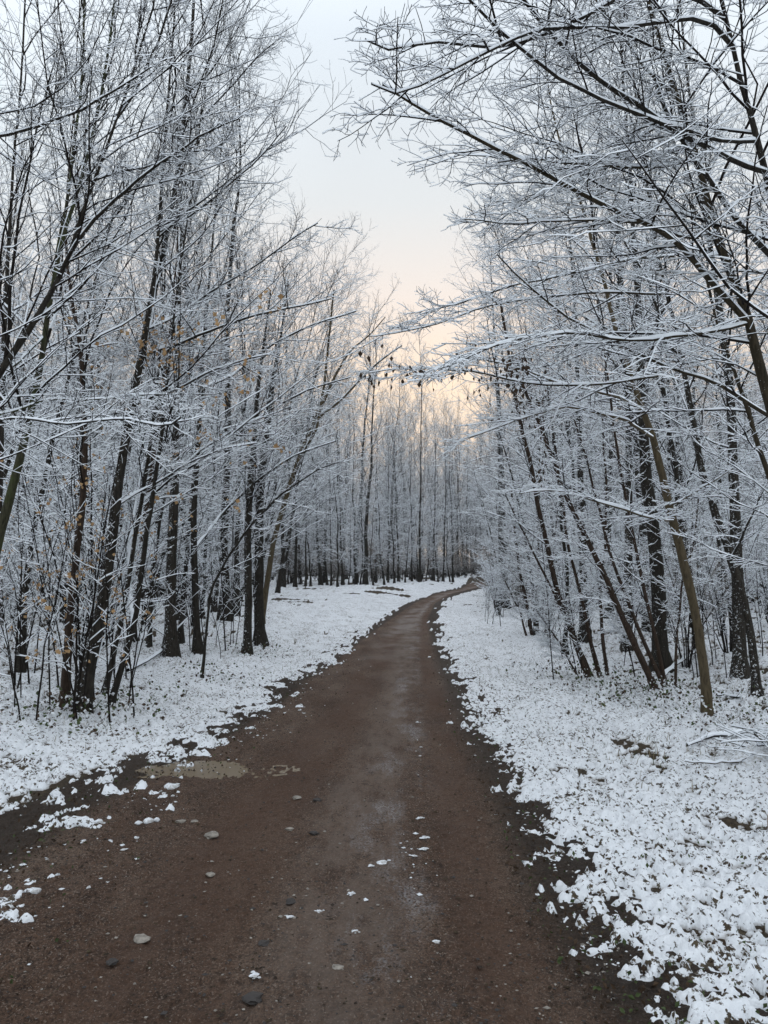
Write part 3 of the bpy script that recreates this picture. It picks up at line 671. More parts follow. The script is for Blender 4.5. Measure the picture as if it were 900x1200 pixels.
# ================================================================ REPEATED TREES
def proto(kind, seed):
    """returns (trunk meshes, crown mesh) in local space"""
    rs = np.random.default_rng(seed); B = Bag(); trunks = []
    if kind == 'pole':
        H = rs.uniform(13, 16); n = 16; z = np.linspace(-.1, H, n)
        dx = np.cumsum(rs.normal(0, .05, n)); dyy = np.cumsum(rs.normal(0, .05, n)); dx -= dx[0]; dyy -= dyy[0]
        P = np.stack([dx, dyy, z], 1); R = rs.uniform(.085, .12) * np.clip(1 - z / (H * 1.06), 0, 1) ** 1.2 + .009
        trunks.append(trunk_mesh('trunk', P, R, M_BARK, 9, seed=seed))
        P1, R1 = spawn(P[None], R[None], 46, .15, .99, (30, 62), .22, 8, .45, .08, .005, .005, .1, rs, lmin=.7, lmax=3.6, tfall=.45); c2, c3, prm, amt = 13, 5, ASC, 1.05
    elif kind == 'spread':
        H = rs.uniform(13.5, 15.5); n = 18; z = np.linspace(-.1, H, n)
        P = np.stack([.9 * (np.maximum(z, 0) / H) ** 1.7 + np.cumsum(rs.normal(0, .05, n)), np.cumsum(rs.normal(0, .05, n)), z], 1); P[0, :2] = 0; P[1, :2] *= .3; R = .068 * np.clip(1 - z / (H * 1.06), 0, 1) ** 1.3 + .006
        trunks.append(trunk_mesh('trunk', P, R, M_BARK, 9, seed=seed))
        P1, R1 = spawn(P[None], R[None], 40, .16, .99, (32, 62), .40, 11, .35, .11, .0038, .004, .1, rs, bias=(.22, 0, .05), lmin=1.2, lmax=6.0, tfall=.55); c2, c3, prm, amt = 17, 6, ASC, 1.1
    elif kind == 'young':
        H = rs.uniform(6.5, 9); n = 14; z = np.linspace(-.1, H, n); ph = rs.uniform(0, 6.28)
        lean = rs.uniform(.5, 1.6); P = np.stack([lean * (np.maximum(z, 0) / H) ** 1.6, np.cumsum(rs.normal(0, .04, n)), z], 1); R = .052 * np.clip(1 - z / (H * 1.05), 0, 1) ** 1.0 + .006
        trunks.append(trunk_mesh('trunk', P, R, M_BARK, 7, seed=seed))
        P1, R1 = spawn(P[None], R[None], 40, .14, .99, (45, 78), .30, 8, .20, .08, .004, .004, .1, rs, lmin=.5, lmax=2.6); c2, c3, prm, amt = 10, 5, SPR, 1.25
    elif kind == 'bush':
        k = 9; az = np.arange(k) * 6.28 / k + rs.uniform(0, 1, k)
        P0 = np.zeros((k, 9, 3)); tt = np.linspace(0, 1, 9)
        for i in range(k):
            h = rs.uniform(1.8, 3.8); sp = rs.uniform(.3, 1.5)
            P0[i] = np.stack([np.cos(az[i]) * sp * tt ** 1.3 + .06 * np.cos(az[i]), np.sin(az[i]) * sp * tt ** 1.3 + .06 * np.sin(az[i]), h * (tt - .25 * tt ** 2) / .75 - .05], 1) + np.cumsum(rs.normal(0, .02, (9, 3)), 0) * (tt[:, None] > 0)
        R0 = np.linspace(.016, .004, 9)[None] * rs.uniform(.7, 1.3, (k, 1))
        bb = Bag(); bb.tubes(P0, R0, snow_of(P0, R0, 1.2 if seed != 122 else .3, rs), RING4, seed); trunks.append(bb.mesh('stems', [M_TWIG, M_SNOW]))
        P1, R1 = spawn(P0, R0, 9, .2, 1, (30, 65), .4, 6, .2, .1, .004, .003, .3, rs, lmin=.25, lmax=1.2); c2, c3, prm, amt = 7, 3, SPR, (1.7 if seed != 122 else .25)
    B.tubes(P1, R1, snow_of(P1, R1, amt, rs)); (a, b_), (c, d) = crown_levels(P1, R1, c2, c3, prm, rs)
    k2 = 1.5 if kind == 'pole' else 1.25
    b_ = b_ * k2; d = d * k2
    B.tubes(a, b_, snow_of(a, b_, amt, rs)); B.tubes(c, d, snow_of(c, d, amt, rs) + .0006, RING3)
    return trunks, B.mesh('crown', [M_TWIGB if seed == 122 else M_TWIG, M_SNOW])
PR = {k: [proto(k, s) for s in ss] for k, ss in (('pole', (101, 102, 103)), ('spread', (131, 132, 133)), ('young', (111, 112, 113)), ('bush', (121, 122, 123)))}
print('protos', TRIS[0], time.time() - T_START)
KINDN = {'spread': ('spreading_tree', 'tree', 'trunk'), 'pole': ('slender_tree', 'tree', 'trunk'), 'young': ('young_tree', 'tree', 'trunk'), 'bush': ('bush', 'bush', 'stems')}
def place(kind, x, y, label, group, sc=1.0, rz=None, i=None, tilt=(0, 0), fat=1.0):
    tr, cr_ = PR[kind][rng.integers(len(PR[kind])) if i is None else i]
    nm, cat, tn = KINDN[kind]
    r = bpy.data.objects.new(nm, None); COL.objects.link(r)
    r.location = (x, y, gz(x, y)); r.rotation_euler = (tilt[0], tilt[1], rng.uniform(0, 6.28) if rz is None else rz); r.scale = (sc * fat, sc * fat, sc)
    r.empty_display_size = .1
    r['label'] = label; r['category'] = cat; r['group'] = group
    for m_ in tr: obj(tn, m_, r)
    obj('crown', cr_, r)
placed = []
def free(x, y, d):
    return all((x - a) ** 2 + (y - b) ** 2 > d * d for a, b in placed)
def clearing(x, y):                                      # open snow on the left before the bend
    return (x < edgeL(y)) and (x > np.interp(y, [10, 19, 30, 48, 75], [-2.4, -3.9, -4.6, -7.5, 3])) and y < 47 + max(0, (x + 7.5)) * 1.55
def scatter(kind, n, ylo, yhi, side, gap, mind, label, group, sc=(.85, 1.15), wmax=.60, fat=1.0):
    c = 0; tries = 0
    while c < n and tries < n * 60:
        tries += 1
        y = math.sqrt(rng.uniform(ylo ** 2, yhi ** 2))
        if side < 0: x = rng.uniform(-wmax * y - 3, edgeL(y) - gap)
        elif side > 0: x = rng.uniform(edgeR(y) + gap, wmax * y + 3)
        else: x = rng.uniform(-wmax * y - 4, wmax * y + 4)
        if outside(x, y) < gap or clearing(x, y) or not free(x, y, mind): continue
        # keep the open avenue of sky over the road
        placed.append((x, y)); c += 1
        rz = None
        if kind in ('young', 'spread'): rz = (0 if x < (edgeL(y)+edgeR(y))/2 else math.pi) + rng.normal(0, .7)
        place(kind, x, y, label, group, rng.uniform(*sc), rz, tilt=(rng.normal(0, .035), rng.normal(0, .035)), fat=fat)
    return c
# far row along the back of the clearing and round the outside of the bend
row = [(332,8),(346,5),(376,8),(388,4),(402,5),(417,8),(428,10),(441,5),(467,7),(483,5),(492,5),(508,7),(519,7),(531,5),(358,4),(455,4)]
ORD = 'first second third fourth fifth sixth seventh eighth ninth tenth eleventh twelfth thirteenth fourteenth fifteenth sixteenth'.split()
row.sort()
for i, (u, w) in enumerate(row):
    y = 49 + max(0, u - 400) * .14 + rng.uniform(-2, 4); p = at(u, 680, y); placed.append((p[0], y))
    place('pole', p[0], y, 'dark slender tree, %s from the left in the front row of the far wood' % ORD[i], 'front row of the far wood', rng.uniform(.9, 1.35), tilt=(rng.normal(0, .02), rng.normal(0, .03)), fat=w / 7 * .55 + .25)
def put(kind, x, y, label, group, rz, sc=1.0, tilt=(0, 0), i=None):
    placed.append((x, y)); place(kind, x, y, label, group, sc, rz, i, tilt)
for i, (x, y, s_) in enumerate([(-6.3, 20.5, .78), (-6.0, 26, .84), (-5.1, 31, .98), (-5.3, 37.5, 1.12), (-6.0, 45, 1.2)]):
    put('spread', x, y, ['nearest', 'second', 'third', 'fourth', 'farthest'][i] + ' wide-crowned tree along the left side of the clearing, its crown leaning to the road', 'wide-crowned trees along the clearing', rng.normal(0, .3), s_, (0, .11), i=i % 3)
for i, (x, y, s_) in enumerate([(6.2, 15, .85), (5.6, 21, .85), (6.2, 27, .9), (7.5, 34, .95), (9.5, 42, 1.0), (14, 52, 1.1)]):
    put('spread', x, y, ['nearest', 'second', 'third', 'fourth', 'fifth', 'farthest'][i] + ' wide-crowned tree behind the right verge, its snowy crown leaning left', 'wide-crowned trees behind the right verge', math.pi + rng.normal(0, .35), s_, (0, .06), i=i % 3)
for i, u in enumerate((338, 352, 364, 382, 396, 409, 423, 436, 449, 462, 475, 489, 500, 513, 526)):
    y = 47.5 + max(0, u - 400) * .14 + rng.uniform(-1.5, 5); p = at(u, 680, y)
    put('young', p[0], y, 'twiggy young tree, %s from the left along the back of the clearing' % ORD[i], 'young trees along the back of the clearing', rng.uniform(0, 6), rng.uniform(.75, 1.25))
print(scatter('spread', 42, 15, 60, -1, 5.5, 2.2, 'wide-crowned snowy tree deeper in the left wood', 'wide-crowned trees of the left wood', (.7, 1.0), fat=1.0))
print(scatter('spread', 44, 15, 60, 1, 5.0, 2.2, 'wide-crowned snowy tree deeper in the right wood', 'wide-crowned trees of the right wood', (.7, 1.0), fat=1.0))
print(scatter('spread', 26, 54, 80, 0, 3, 2.2, 'wide-crowned tree among the poles of the far wood', 'wide-crowned trees of the far wood', (1.05, 1.35), fat=1.0))
print(scatter('pole', 90, 52, 105, 0, 2.0, 1.3, 'thin grey pole-like tree deep in the far wood beyond the bend', 'trees deep in the far wood', (1.1, 1.5)))
print(scatter('pole', 34, 15, 52, -1, 2.6, 1.5, 'slender dark tree within the left wood behind the foreground trunks', 'inner trees of the left wood', (.75, 1.05)))
print(scatter('pole', 34, 14, 60, 1, 2.8, 1.5, 'slender dark tree within the right wood behind the foreground trunks', 'inner trees of the right wood', (.75, 1.05)))
print(scatter('young', 95, 9.5, 50, -1, 2.3, .9, 'young snow-covered tree with spreading twigs in the left wood', 'young trees of the left wood', (.7, 1.1)))
print(scatter('young', 100, 10.5, 60, 1, 2.4, .9, 'young snow-covered tree with spreading twigs in the right wood', 'young trees of the right wood', (.7, 1.1)))
print(scatter('bush', 70, 10, 40, -1, 2.6, .8, 'snow-covered thicket bush among the trunks of the left wood', 'bushes of the left wood', (.6, 1.1)))
print(scatter('young', 60, 50, 85, 0, 1.8, 1.0, 'small twiggy tree filling the space between the trunks of the far wood', 'small trees of the far wood', (.8, 1.2)))
print(scatter('bush', 110, 12, 45, 1, 2.2, .8, 'snow-covered thicket bush among the trunks of the right wood', 'bushes of the right wood', (.5, .9)))
print(scatter('bush', 60, 50, 85, 0, 2.0, 1.0, 'greyish brush at the foot of the far wood', 'brush at the foot of the far wood', (.7, 1.1)))

# distant wood reading as one mass
rs = np.random.default_rng(77)
def join_mesh(name, meshes):
    V = []; F4 = []; M = []; mats = []; n = 0
    for me in meshes:
        v = np.empty(len(me.vertices) * 3, np.float32); me.vertices.foreach_get('co', v)
        f = np.empty(len(me.loops), np.int32); me.loops.foreach_get('vertex_index', f)
        mi = np.empty(len(me.polygons), np.int32); me.polygons.foreach_get('material_index', mi)
        V.append(v.reshape(-1, 3)); F4.append(f.reshape(-1, 4) + n); M.append(mi + len(mats)); n += len(v) // 3; mats += list(me.materials)
    return make_mesh(name, np.concatenate(V), np.concatenate(F4), mats, np.concatenate(M))
def mass(name, x, y, meshes, smin, smax):
    """one object: points with instances of whole trees (geometry nodes)"""
    pts = np.stack([x, y, terrain(x, y)], 1)
    me = bpy.data.meshes.new(name); me.vertices.add(len(pts)); me.vertices.foreach_set('co', pts.astype(np.float32).ravel())
    o = obj(name, me, kind='stuff')
    g = bpy.data.node_groups.new(name, 'GeometryNodeTree')
    g.interface.new_socket('Geometry', in_out='INPUT', socket_type='NodeSocketGeometry'); g.interface.new_socket('Geometry', in_out='OUTPUT', socket_type='NodeSocketGeometry')
    gi = N(g, 'NodeGroupInput'); go = N(g, 'NodeGroupOutput'); ins = N(g, 'GeometryNodeInstanceOnPoints'); jn = N(g, 'GeometryNodeGeometryToInstance')
    for me_ in meshes[::-1]:
        so = bpy.data.objects.new('tree_source', me_)
        oi = N(g, 'GeometryNodeObjectInfo'); oi.inputs['Object'].default_value = so; g.links.new(oi.outputs['Geometry'], jn.inputs[0])
    ins.inputs['Pick Instance'].default_value = True
    ri = N(g, 'FunctionNodeRandomValue', data_type='INT'); ri.inputs['Min'].default_value = 0; ri.inputs['Max'].default_value = len(meshes) - 1
    rr_ = N(g, 'FunctionNodeRandomValue', data_type='FLOAT_VECTOR'); rr_.inputs['Min'].default_value = (0, 0, 0); rr_.inputs['Max'].default_value = (0, 0, 6.283)
    rsn = N(g, 'FunctionNodeRandomValue', data_type='FLOAT'); rsn.inputs[2].default_value = smin; rsn.inputs[3].default_value = smax
    L = g.links.new
    L(gi.outputs[0], ins.inputs['Points']); L(jn.outputs[0], ins.inputs['Instance']); L(ri.outputs[2], ins.inputs['Instance Index'])
    L(rr_.outputs[0], ins.inputs['Rotation']); L(rsn.outputs[1], ins.inputs['Scale']); L(ins.outputs[0], go.inputs[0])
    md = o.modifiers.new('instances', 'NODES'); md.node_group = g
    return o
def scat(n, ylo, yhi, wlo, whi, gap):
    y = np.sqrt(rs.uniform(ylo ** 2, yhi ** 2, n)); x = rs.uniform(wlo, whi, n) * y
    inc = (x < edgeL(y)) & (x > np.interp(y, [10, 19, 30, 48, 75], [-2.4, -3.9, -4.6, -7.5, 3])) & (y < 47 + np.maximum(0, (x + 7.5)) * 1.55)
    k = (outside(x, y) > gap) & ~inc; return x[k], y[k]
trees = [join_mesh('wood_tree', t + [c]) for k in ('pole', 'spread') for t, c in PR[k][:2]]
x, y = scat(900, 88, 170, -.75, .75, 3)
mass('distant_wood', x, y, trees, 1.05, 1.6)
x1, y1 = scat(420, 26, 88, -.85, -.22, 3); x2, y2 = scat(420, 26, 88, .2, .85, 3); 
mass('wood_interior', np.r_[x1, x2], np.r_[y1, y2], [join_mesh('wood_tree', t + [c]) for t, c in PR['young'] + PR['pole'][:1]], .7, 1.2)
x, y = scat(1300, 50, 120, -.7, .7, 2.0)
mass('distant_brush', x, y, [join_mesh('brush', t + [c]) for t, c in PR['bush'][1:2]], .6, 1.3)
print('far', TRIS[0], time.time() - T_START)

# ================================================================ THIN STEMS near left edge (saplings)
def thin_sapling(u, v, D, h, lean, label, group, seed, leaf=False):
    rs = np.random.default_rng(seed)
    b = ground(u, v) if D is None else at(u, v, D); b[2] = gz(b[0], b[1]) - .03
    tt = np.linspace(0, 1, 9)
    P = np.stack([lean * tt ** 1.3, rs.normal(0, .15) * tt, h * tt], 1) + np.cumsum(rs.normal(0, .02, (9, 3)), 0) * tt[:, None] ** .5
    R = np.linspace(.013, .004, 9) * rs.uniform(.7, 1.3)
    root = bpy.data.objects.new('sapling', None); COL.objects.link(root); root.location = b
    root['label'] = label; root['category'] = 'sapling'; root['group'] = group
    Bm = Bag(); Bm.tubes(P[None], R[None], snow_of(P[None], R[None], 1, rs)); obj('stem', Bm.mesh('stem', [M_TWIG, M_SNOW]), root)
    B = Bag(); q, r = spawn(P[None], R[None], 14, .25, 1, (30, 60), .3, 6, .2, .1, .004, .003, .3, rs, lmin=.2, lmax=.9); B.tubes(q, r, snow_of(q, r, 1.3, rs))
    q2, r2 = spawn(q, r, 5, .2, 1, (30, 60), .4, 3, .2, .12, .003, .002, .6, rs); B.tubes(q2, r2, snow_of(q2, r2, 1.3, rs))
    obj('twigs', B.mesh('twigs', [M_TWIG, M_SNOW]), root)
    if leaf:
        pp = q2[rs.integers(0, len(q2), 16), -1]; pp = (pp[:, None] + rs.normal(0, .03, (16, 2, 3))).reshape(-1, 3)
        obj('leaves', leaves_mesh('leaves', pp, (.03, .055), [M_LEAFO], rs, .5), root, kind='stuff')
for i in range(38):
    thin_sapling(rng.uniform(-20, 160), rng.uniform(790, 850), None, rng.uniform(1.4, 3.2), rng.normal(.1, .35), 'thin leafless sapling in the undergrowth at the lower left', 'saplings at the lower left', 300 + i, i % 2 == 0)
for i in range(14):
    thin_sapling(rng.uniform(180, 310), rng.uniform(745, 775), None, rng.uniform(1.5, 3), rng.normal(.1, .5), 'thin sapling at the edge of the left wood by the clearing', 'saplings by the clearing', 340 + i)
for i in range(34):
    thin_sapling(rng.uniform(640, 900), rng.uniform(740, 800), None, rng.uniform(1.2, 3), rng.normal(-.2, .4), 'thin sapling among the trunks of the right wood', 'saplings in the right wood', 370 + i)
for i in range(6):
    thin_sapling(rng.uniform(560, 590), rng.uniform(718, 735), None, rng.uniform(.7, 1.3), rng.normal(0, .2), 'low twiggy sapling at the inside edge of the bend', 'saplings at the bend', 400 + i)

# ================================================================ GROUND LITTER
rs = np.random.default_rng(9)
def rand_ground(n, ylo, yhi, lo, hi, pw=.5):
    y = ylo * (yhi / ylo) ** rs.random(n); s = rs.uniform(lo, hi, n); return s * (y + 1), y
# leaves poking through snow
x, y = rand_ground(36000, 2.4, 30, -.66, .66); d = outside(x, y); k = (d > -.3) & (rs.random(len(x)) < np.where((d > 2.2) | (d < .12), 1, .42) * (.35 + fbm(x * 1.5, y * 1.5, 8, 2)))
x, y = x[k], y[k]; pts = np.stack([x, y, terrain(x, y) + .026 + .012 * rs.random(len(x))], 1)
x2, y2 = rand_ground(16000, 2.6, 14, -.66, .1); d2 = outside(x2, y2); k2 = (x2 < 0) & (d2 > -.9) & (d2 < .1) & (rs.random(len(x2)) < .5 * sstep(-.95, -.2, d2) + .1)
pts = np.concatenate([pts, np.stack([x2[k2], y2[k2], terrain(x2[k2], y2[k2]) + .016], 1)])
obj('fallen_leaves', leaves_mesh('fallen_leaves', pts, (.012, .034), [M_LEAFD, M_LEAFD, M_LEAFD, M_LEAFG], rs, .0, .3), kind='stuff')
# grass blades along the verges and in the wood
def blades(name, x, y, h, mats, w=.0035):
    n = len(x); z = terrain(x, y); hh = rs.uniform(h[0], h[1], n); a = rs.uniform(0, 6.28, n); ln = rs.uniform(.1, .9, n) * hh
    b0 = np.stack([x, y, z], 1); sx = np.stack([np.sin(a), -np.cos(a), 0 * a], 1) * w
    tip = b0 + np.stack([np.cos(a) * ln, np.sin(a) * ln, hh], 1); md = b0 + np.stack([np.cos(a) * ln * .35, np.sin(a) * ln * .35, hh * .6], 1)
    V = np.stack([b0 - sx, b0 + sx, md + sx * .8, md - sx * .8, tip], 1).reshape(-1, 3); i = np.arange(n)[:, None] * 5
    F = np.concatenate([i + [0, 1, 2], i + [0, 2, 3], i + [3, 2, 4]]); TRIS[0] += len(F)
    obj(name, make_mesh(name, V, F, mats, np.tile(rs.integers(0, len(mats), n), 3)), kind='stuff')
x, y = rand_ground(20000, 4.5, 50, -.6, .6); d = outside(x, y); tuft = fbm(x * 2.2, y * 2.2, 91, 2)
k = (d > .25) & (tuft > .60) & (rs.random(len(x)) < sstep(3, 9, y) * .8 + .15); x, y = x[k], y[k]
blades('grass', x, y, (.03, .11), [M_GRASS, M_GRASS, M_LEAFG])
# bramble leaves at the foot of the clumps on the right and the trees on the left
cl = [ground(*p) for p in ((770,815),(740,818),(700,812),(690,800),(720,822),(880,830),(840,850),(255,800),(120,840),(95,845),(150,830),(60,850),(300,770),(650,790),(770,830),(560,700),(575,712))]
P = np.concatenate([c + rs.normal(0, 1, (220, 3)) * (.38, .38, .07) for c in cl]); P[:, 2] = terrain(P[:, 0], P[:, 1]) + .03 + rs.random(len(P)) ** 1.5 * .22
obj('brambles', leaves_mesh('brambles', P, (.025, .055), [M_LEAFG, M_LEAFD, M_CLUMP, M_CLUMP], rs, .1, .42), kind='stuff')

# gravel on the road
def rock_verts(rs, n_sub=1):
    import bmesh
    bm = bmesh.new(); bmesh.ops.create_icosphere(bm, subdivisions=n_sub, radius=1)
    V = np.array([v.co[:] for v in bm.verts]); F = np.array([[v.index for v in f.verts] for f in bm.faces]); bm.free(); return V, F
RV, RF = rock_verts(rs, 1); RV2, RF2 = rock_verts(rs, 2); RV3, RF3 = rock_verts(rs, 3)
def rocks(name, x, y, size, mats, dz=0, flat=.5, zf=None):
    n = len(x); s = size; z = (terrain(x, y) + .012 if zf is None else zf) + dz
    a = rs.uniform(0, 6.28, n); sc = np.stack([s * rs.uniform(.7, 1.3, n), s * rs.uniform(.7, 1.3, n), s * flat * rs.uniform(.6, 1.2, n)], 1)
    v = RV[None] * (1 + rs.normal(0, .18, (n, len(RV), 1))) * sc[:, None]
    c, s_ = np.cos(a)[:, None], np.sin(a)[:, None]
    v = np.stack([v[..., 0] * c - v[..., 1] * s_, v[..., 0] * s_ + v[..., 1] * c, v[..., 2]], -1) + np.stack([x, y, z], 1)[:, None]
    F = (RF[None] + np.arange(n)[:, None, None] * len(RV)).reshape(-1, 3); TRIS[0] += len(F)
    return make_mesh(name, v.reshape(-1, 3), F, mats, np.repeat(rs.integers(0, len(mats), n), len(RF)), smooth=False)
OV = np.array([(1, 0, 0), (0, 1, 0), (-1, 0, 0), (0, -1, 0), (0, 0, 1), (0, 0, -1)], float); OF = np.array([(0, 1, 4), (1, 2, 4), (2, 3, 4), (3, 0, 4), (1, 0, 5), (2, 1, 5), (3, 2, 5), (0, 3, 5)])
RV, RF = OV, OF
x, y = rand_ground(70000, 2.4, 16, -.62, .62); d = outside(x, y); k = (d < .05); x, y = x[k], y[k]; d = d[k]
edge = sstep(-.5, 0, d); lt = (x - edgeL(y)) / (edgeR(y) - edgeL(y)); ctr = np.exp(-((lt - .63) / .12) ** 2) + sstep(.5, .7, fbm(x * 1.5, y * 1.1, 19, 3))
keep = rs.random(len(x)) < .14 + .14 * ctr + .5 * edge; x, y = x[keep], y[keep]
obj('gravel', rocks('gravel', x, y, rs.uniform(.0025, .008, len(x)) * rs.choice([1, 1, 1, 1, 1.7], len(x)), [M_STONED, M_STONED, M_STONE, M_SOIL, M_ROAD, M_SOIL]), kind='stuff')
# small broken crumbs of snow along both road edges
x, y = rand_ground(26000, 2.4, 14, -.62, .62); d = outside(x, y); lm = x < 0
p = np.where(lm, np.exp(-((d + .15) / .40) ** 2) * .55, np.exp(-((d + .05) / .12) ** 2) * .6) * sstep(.35, .62, fbm(x * 3.3, y * 3.3, 15, 2))
lt = (x - edgeL(y)) / (edgeR(y) - edgeL(y)); p = p + .5 * np.exp(-((lt - .735) / .022) ** 2) * sstep(.5, .7, fbm(x * 2 + 5, y * 2.2, 16, 2)) * (y < 9)
k = rs.random(len(x)) < p; x, y = x[k], y[k]
obj('snow_crumbs', rocks('snow_crumbs', x, y, rs.uniform(.003, .012, len(x)) * rs.choice([1, 1, 1.8], len(x)), [M_CLUMP], .002, .4), kind='stuff')

# single stones and snow lumps on the road (u, v, width px, label)
def lump(name, cat, u, v, w, label, m, flat, seed, sub=2, rough=.2, group=None):
    r = np.random.default_rng(seed); g = ground(u, v); s = w / 2 / 880 * g[1] * (.8 if m is M_CLUMP else 1)
    V0, F0 = (RV2, RF2) if sub == 2 else (RV3, RF3)
    dsp = 1 + rough * (vnoise(V0[:, 0] * 2.2 + seed, V0[:, 1] * 2.2 + V0[:, 2] * 3, seed) - .5) * 2 + rough * .5 * (vnoise(V0[:, 0] * 5 + seed, V0[:, 1] * 5 + V0[:, 2] * 6, seed + 1) - .5)
    V = V0 * dsp[:, None] * (s, s * r.uniform(.7, 1.1), s * flat)
    TRIS[0] += len(F0)
    obj(name, make_mesh(name, V, F0, [m], smooth=m is M_CLUMP), label=label, cat=cat, group=group, loc=(g[0], g[1], g[2] + .012 + s * flat * .35))
ST = [(246,1028,11,'small pale pointed stone in the left wheel track'), (165,1106,18,'flat beige stone lying at the lower left of the road'),
      (396,1139,14,'grey stone with a dark shadowed side near the bottom of the road'), (339,975,10,'pale pebble in the middle of the road above the snow spots'),
      (212,966,12,'flat pale pebble just below the snow lump at the left'), (249,983,18,'long flat stone between the two wheel tracks'), (348,938,10,'tan pebble near the road middle below the puddle'),
      (228,966,9,'rounded brown pebble beside the flat pale pebble')]
for i, (u, v, w, l) in enumerate(ST): lump('stone', 'stone', u, v, w, l, M_STONE, .35, 500 + i, 2, .35)
DK = [(340,1061,12,'dark stone right above the snow spot in mid road'), (131,1134,13,'black clod of earth at the lower left of the road'), (368,980,11,'dark clod beside the centre of the road'), (310,1112,14,'dark wet leaf clump left of the grey stone'),
      (298,1178,22,'brown leaf clump at the bottom of the road'), (372,941,10,'black clod right of the tan pebble')]
for i, (u, v, w, l) in enumerate(DK): lump('clod', 'clod', u, v, w, l, M_STONED, .4, 530 + i, 2, .5)
SN = [(174,966,30,.45,'largest lump of snow on the left shoulder of the road'), (115,968,24,.5,'snow lump on the left shoulder, two lumps left of the largest'), (98,990,14,.5,'small snow lump below the shoulder snow lumps'),
      (40,1050,34,.4,'long snow lump by the lower left road edge'), (14,1068,18,.4,'rounded snow lump at the left picture edge'), (200,925,36,.35,'broad patch of snow just below the puddle'), (160,985,12,.4,'little snow lump below the largest shoulder lump'),
      (298,1148,22,.12,'flat star-shaped snow spot near the bottom of the road'), (340,1078,20,.12,'white snow spot in the middle of the road'), (374,1072,14,.12,'small snow spot right of the white one in mid road'),
      (417,1096,16,.12,'snow spot right of the middle, above the grey stone'), (412,1052,15,.12,'snow spot on the road crown upper right of the mid-road spots'), (447,1014,28,.08,'thin snow streak on the road crown'),
      (510,1108,16,.12,'snow spot on the right half of the road'), (497,985,16,.14,'snow spot on the crown between the tracks'), (492,962,14,.14,'upper snow spot on the crown between the tracks'), (497,998,18,.14,'widest snow spot on the crown between the tracks'),
      (435,1018,12,.1,'left end of the thin snow streak'), (695,1165,12,.3,'snow crumb at the right edge near the bottom')]
def snow_cluster(u, v, w, f, label, seed):
    r = np.random.default_rng(seed); g = ground(u, v); s = .8 * w / 2 / 880 * g[1]; VV = []; FF = []; n = 0
    k = 9 if f < .2 else 7
    for i in range(k):
        a = r.uniform(0, 6.28); d = s * r.uniform(.15, .95) * (i > 0); q = s * (r.uniform(.12, .38) if i else .55)
        V0, F0 = RV2, RF2
        dsp = 1 + .55 * (vnoise(V0[:, 0] * 2.1 + seed + i, V0[:, 1] * 2.1 + V0[:, 2], seed) - .5) + .3 * (vnoise(V0[:, 0] * 5 + seed, V0[:, 1] * 5 + i, seed + 1) - .5)
        VV.append(V0 * dsp[:, None] * (q, q * r.uniform(.6, 1), max(q * f * 1.3, .003)) + (d * math.cos(a), d * math.sin(a) * .9, q * f * .2)); FF.append(F0 + n); n += len(V0)
    TRIS[0] += k * len(RF2)
    obj('snow_lump', make_mesh('snow_lump', np.concatenate(VV), np.concatenate(FF), [M_CLUMP]), label=label, cat='snow', loc=(g[0], g[1], g[2] + .013))
for i, (u, v, w, f, l) in enumerate(SN): snow_cluster(u, v, w, f, l, 560 + i)

# fallen branches and the snowy log at the right
def fallen(name, label, px, w0, w1, lift=.05, seed=0, m=M_BARK, side=6, up=.02):
    r = np.random.default_rng(seed)
    q = []
    for i, (u, v) in enumerate(px): g = ground(u, v); g[2] += lift * (1 if 0 < i else .6); q.append(g)
    b0 = q[0].copy(); q = [a - b0 for a in q]
    P, R = smooth_poly(q, np.linspace(w0, w1, len(px)) / 2 / 880 * b0[1], 14); P = P + np.cumsum(r.normal(0, .006, P.shape), 0)
    root = bpy.data.objects.new(name, None); COL.objects.link(root); root.location = b0; root['label'] = label; root['category'] = 'branch'
    B = Bag(); B.tubes(P[None], R[None], snow_of(P[None], R[None], .55, r) + .001, RING8); obj('limb', B.mesh('limb', [m, M_SNOW]), root)
    if side:
        B = Bag(); q1, r1 = spawn(P[None], R[None], side, .2, 1, (25, 60), .35, 6, up, .12, .006, .003, .5, r, lmin=.1); B.tubes(q1, r1, snow_of(q1, r1, 1, r)); 
        q2, r2 = spawn(q1, r1, 4, .3, 1, (25, 60), .4, 3, .05, .12, .006, .002, .5, r); B.tubes(q2, r2, snow_of(q2, r2, 1, r)); obj('twigs', B.mesh('twigs', [M_TWIG, M_SNOW]), root)
fallen('fallen_branch', 'dark forked branch lying on the snow at the right below the olive trunk', [(880,862),(862,868),(840,870),(825,876),(806,882)], 7, 3, .06, 1)
fallen('fallen_branch', 'long thin pale stick lying across the snow at the right edge', [(893,892),(870,899),(840,903),(808,901)], 4, 2, .04, 2, M_OLIVE, 3)
fallen('fallen_branch', 'snow-topped branch propped up against the right wood floor', [(775,800),(790,788),(806,778),(820,770)], 5, 3, .15, 3)
fallen('fallen_branch', 'thin fallen branch in front of the second leaning trunk', [(872,812),(862,822),(846,816),(838,818)], 4, 2, .05, 4)
fallen('fallen_branch', 'bent dead branch leaning over the snow at the lower left', [(150,790),(185,775),(210,740),(240,725)], 5, 2, .1, 5)
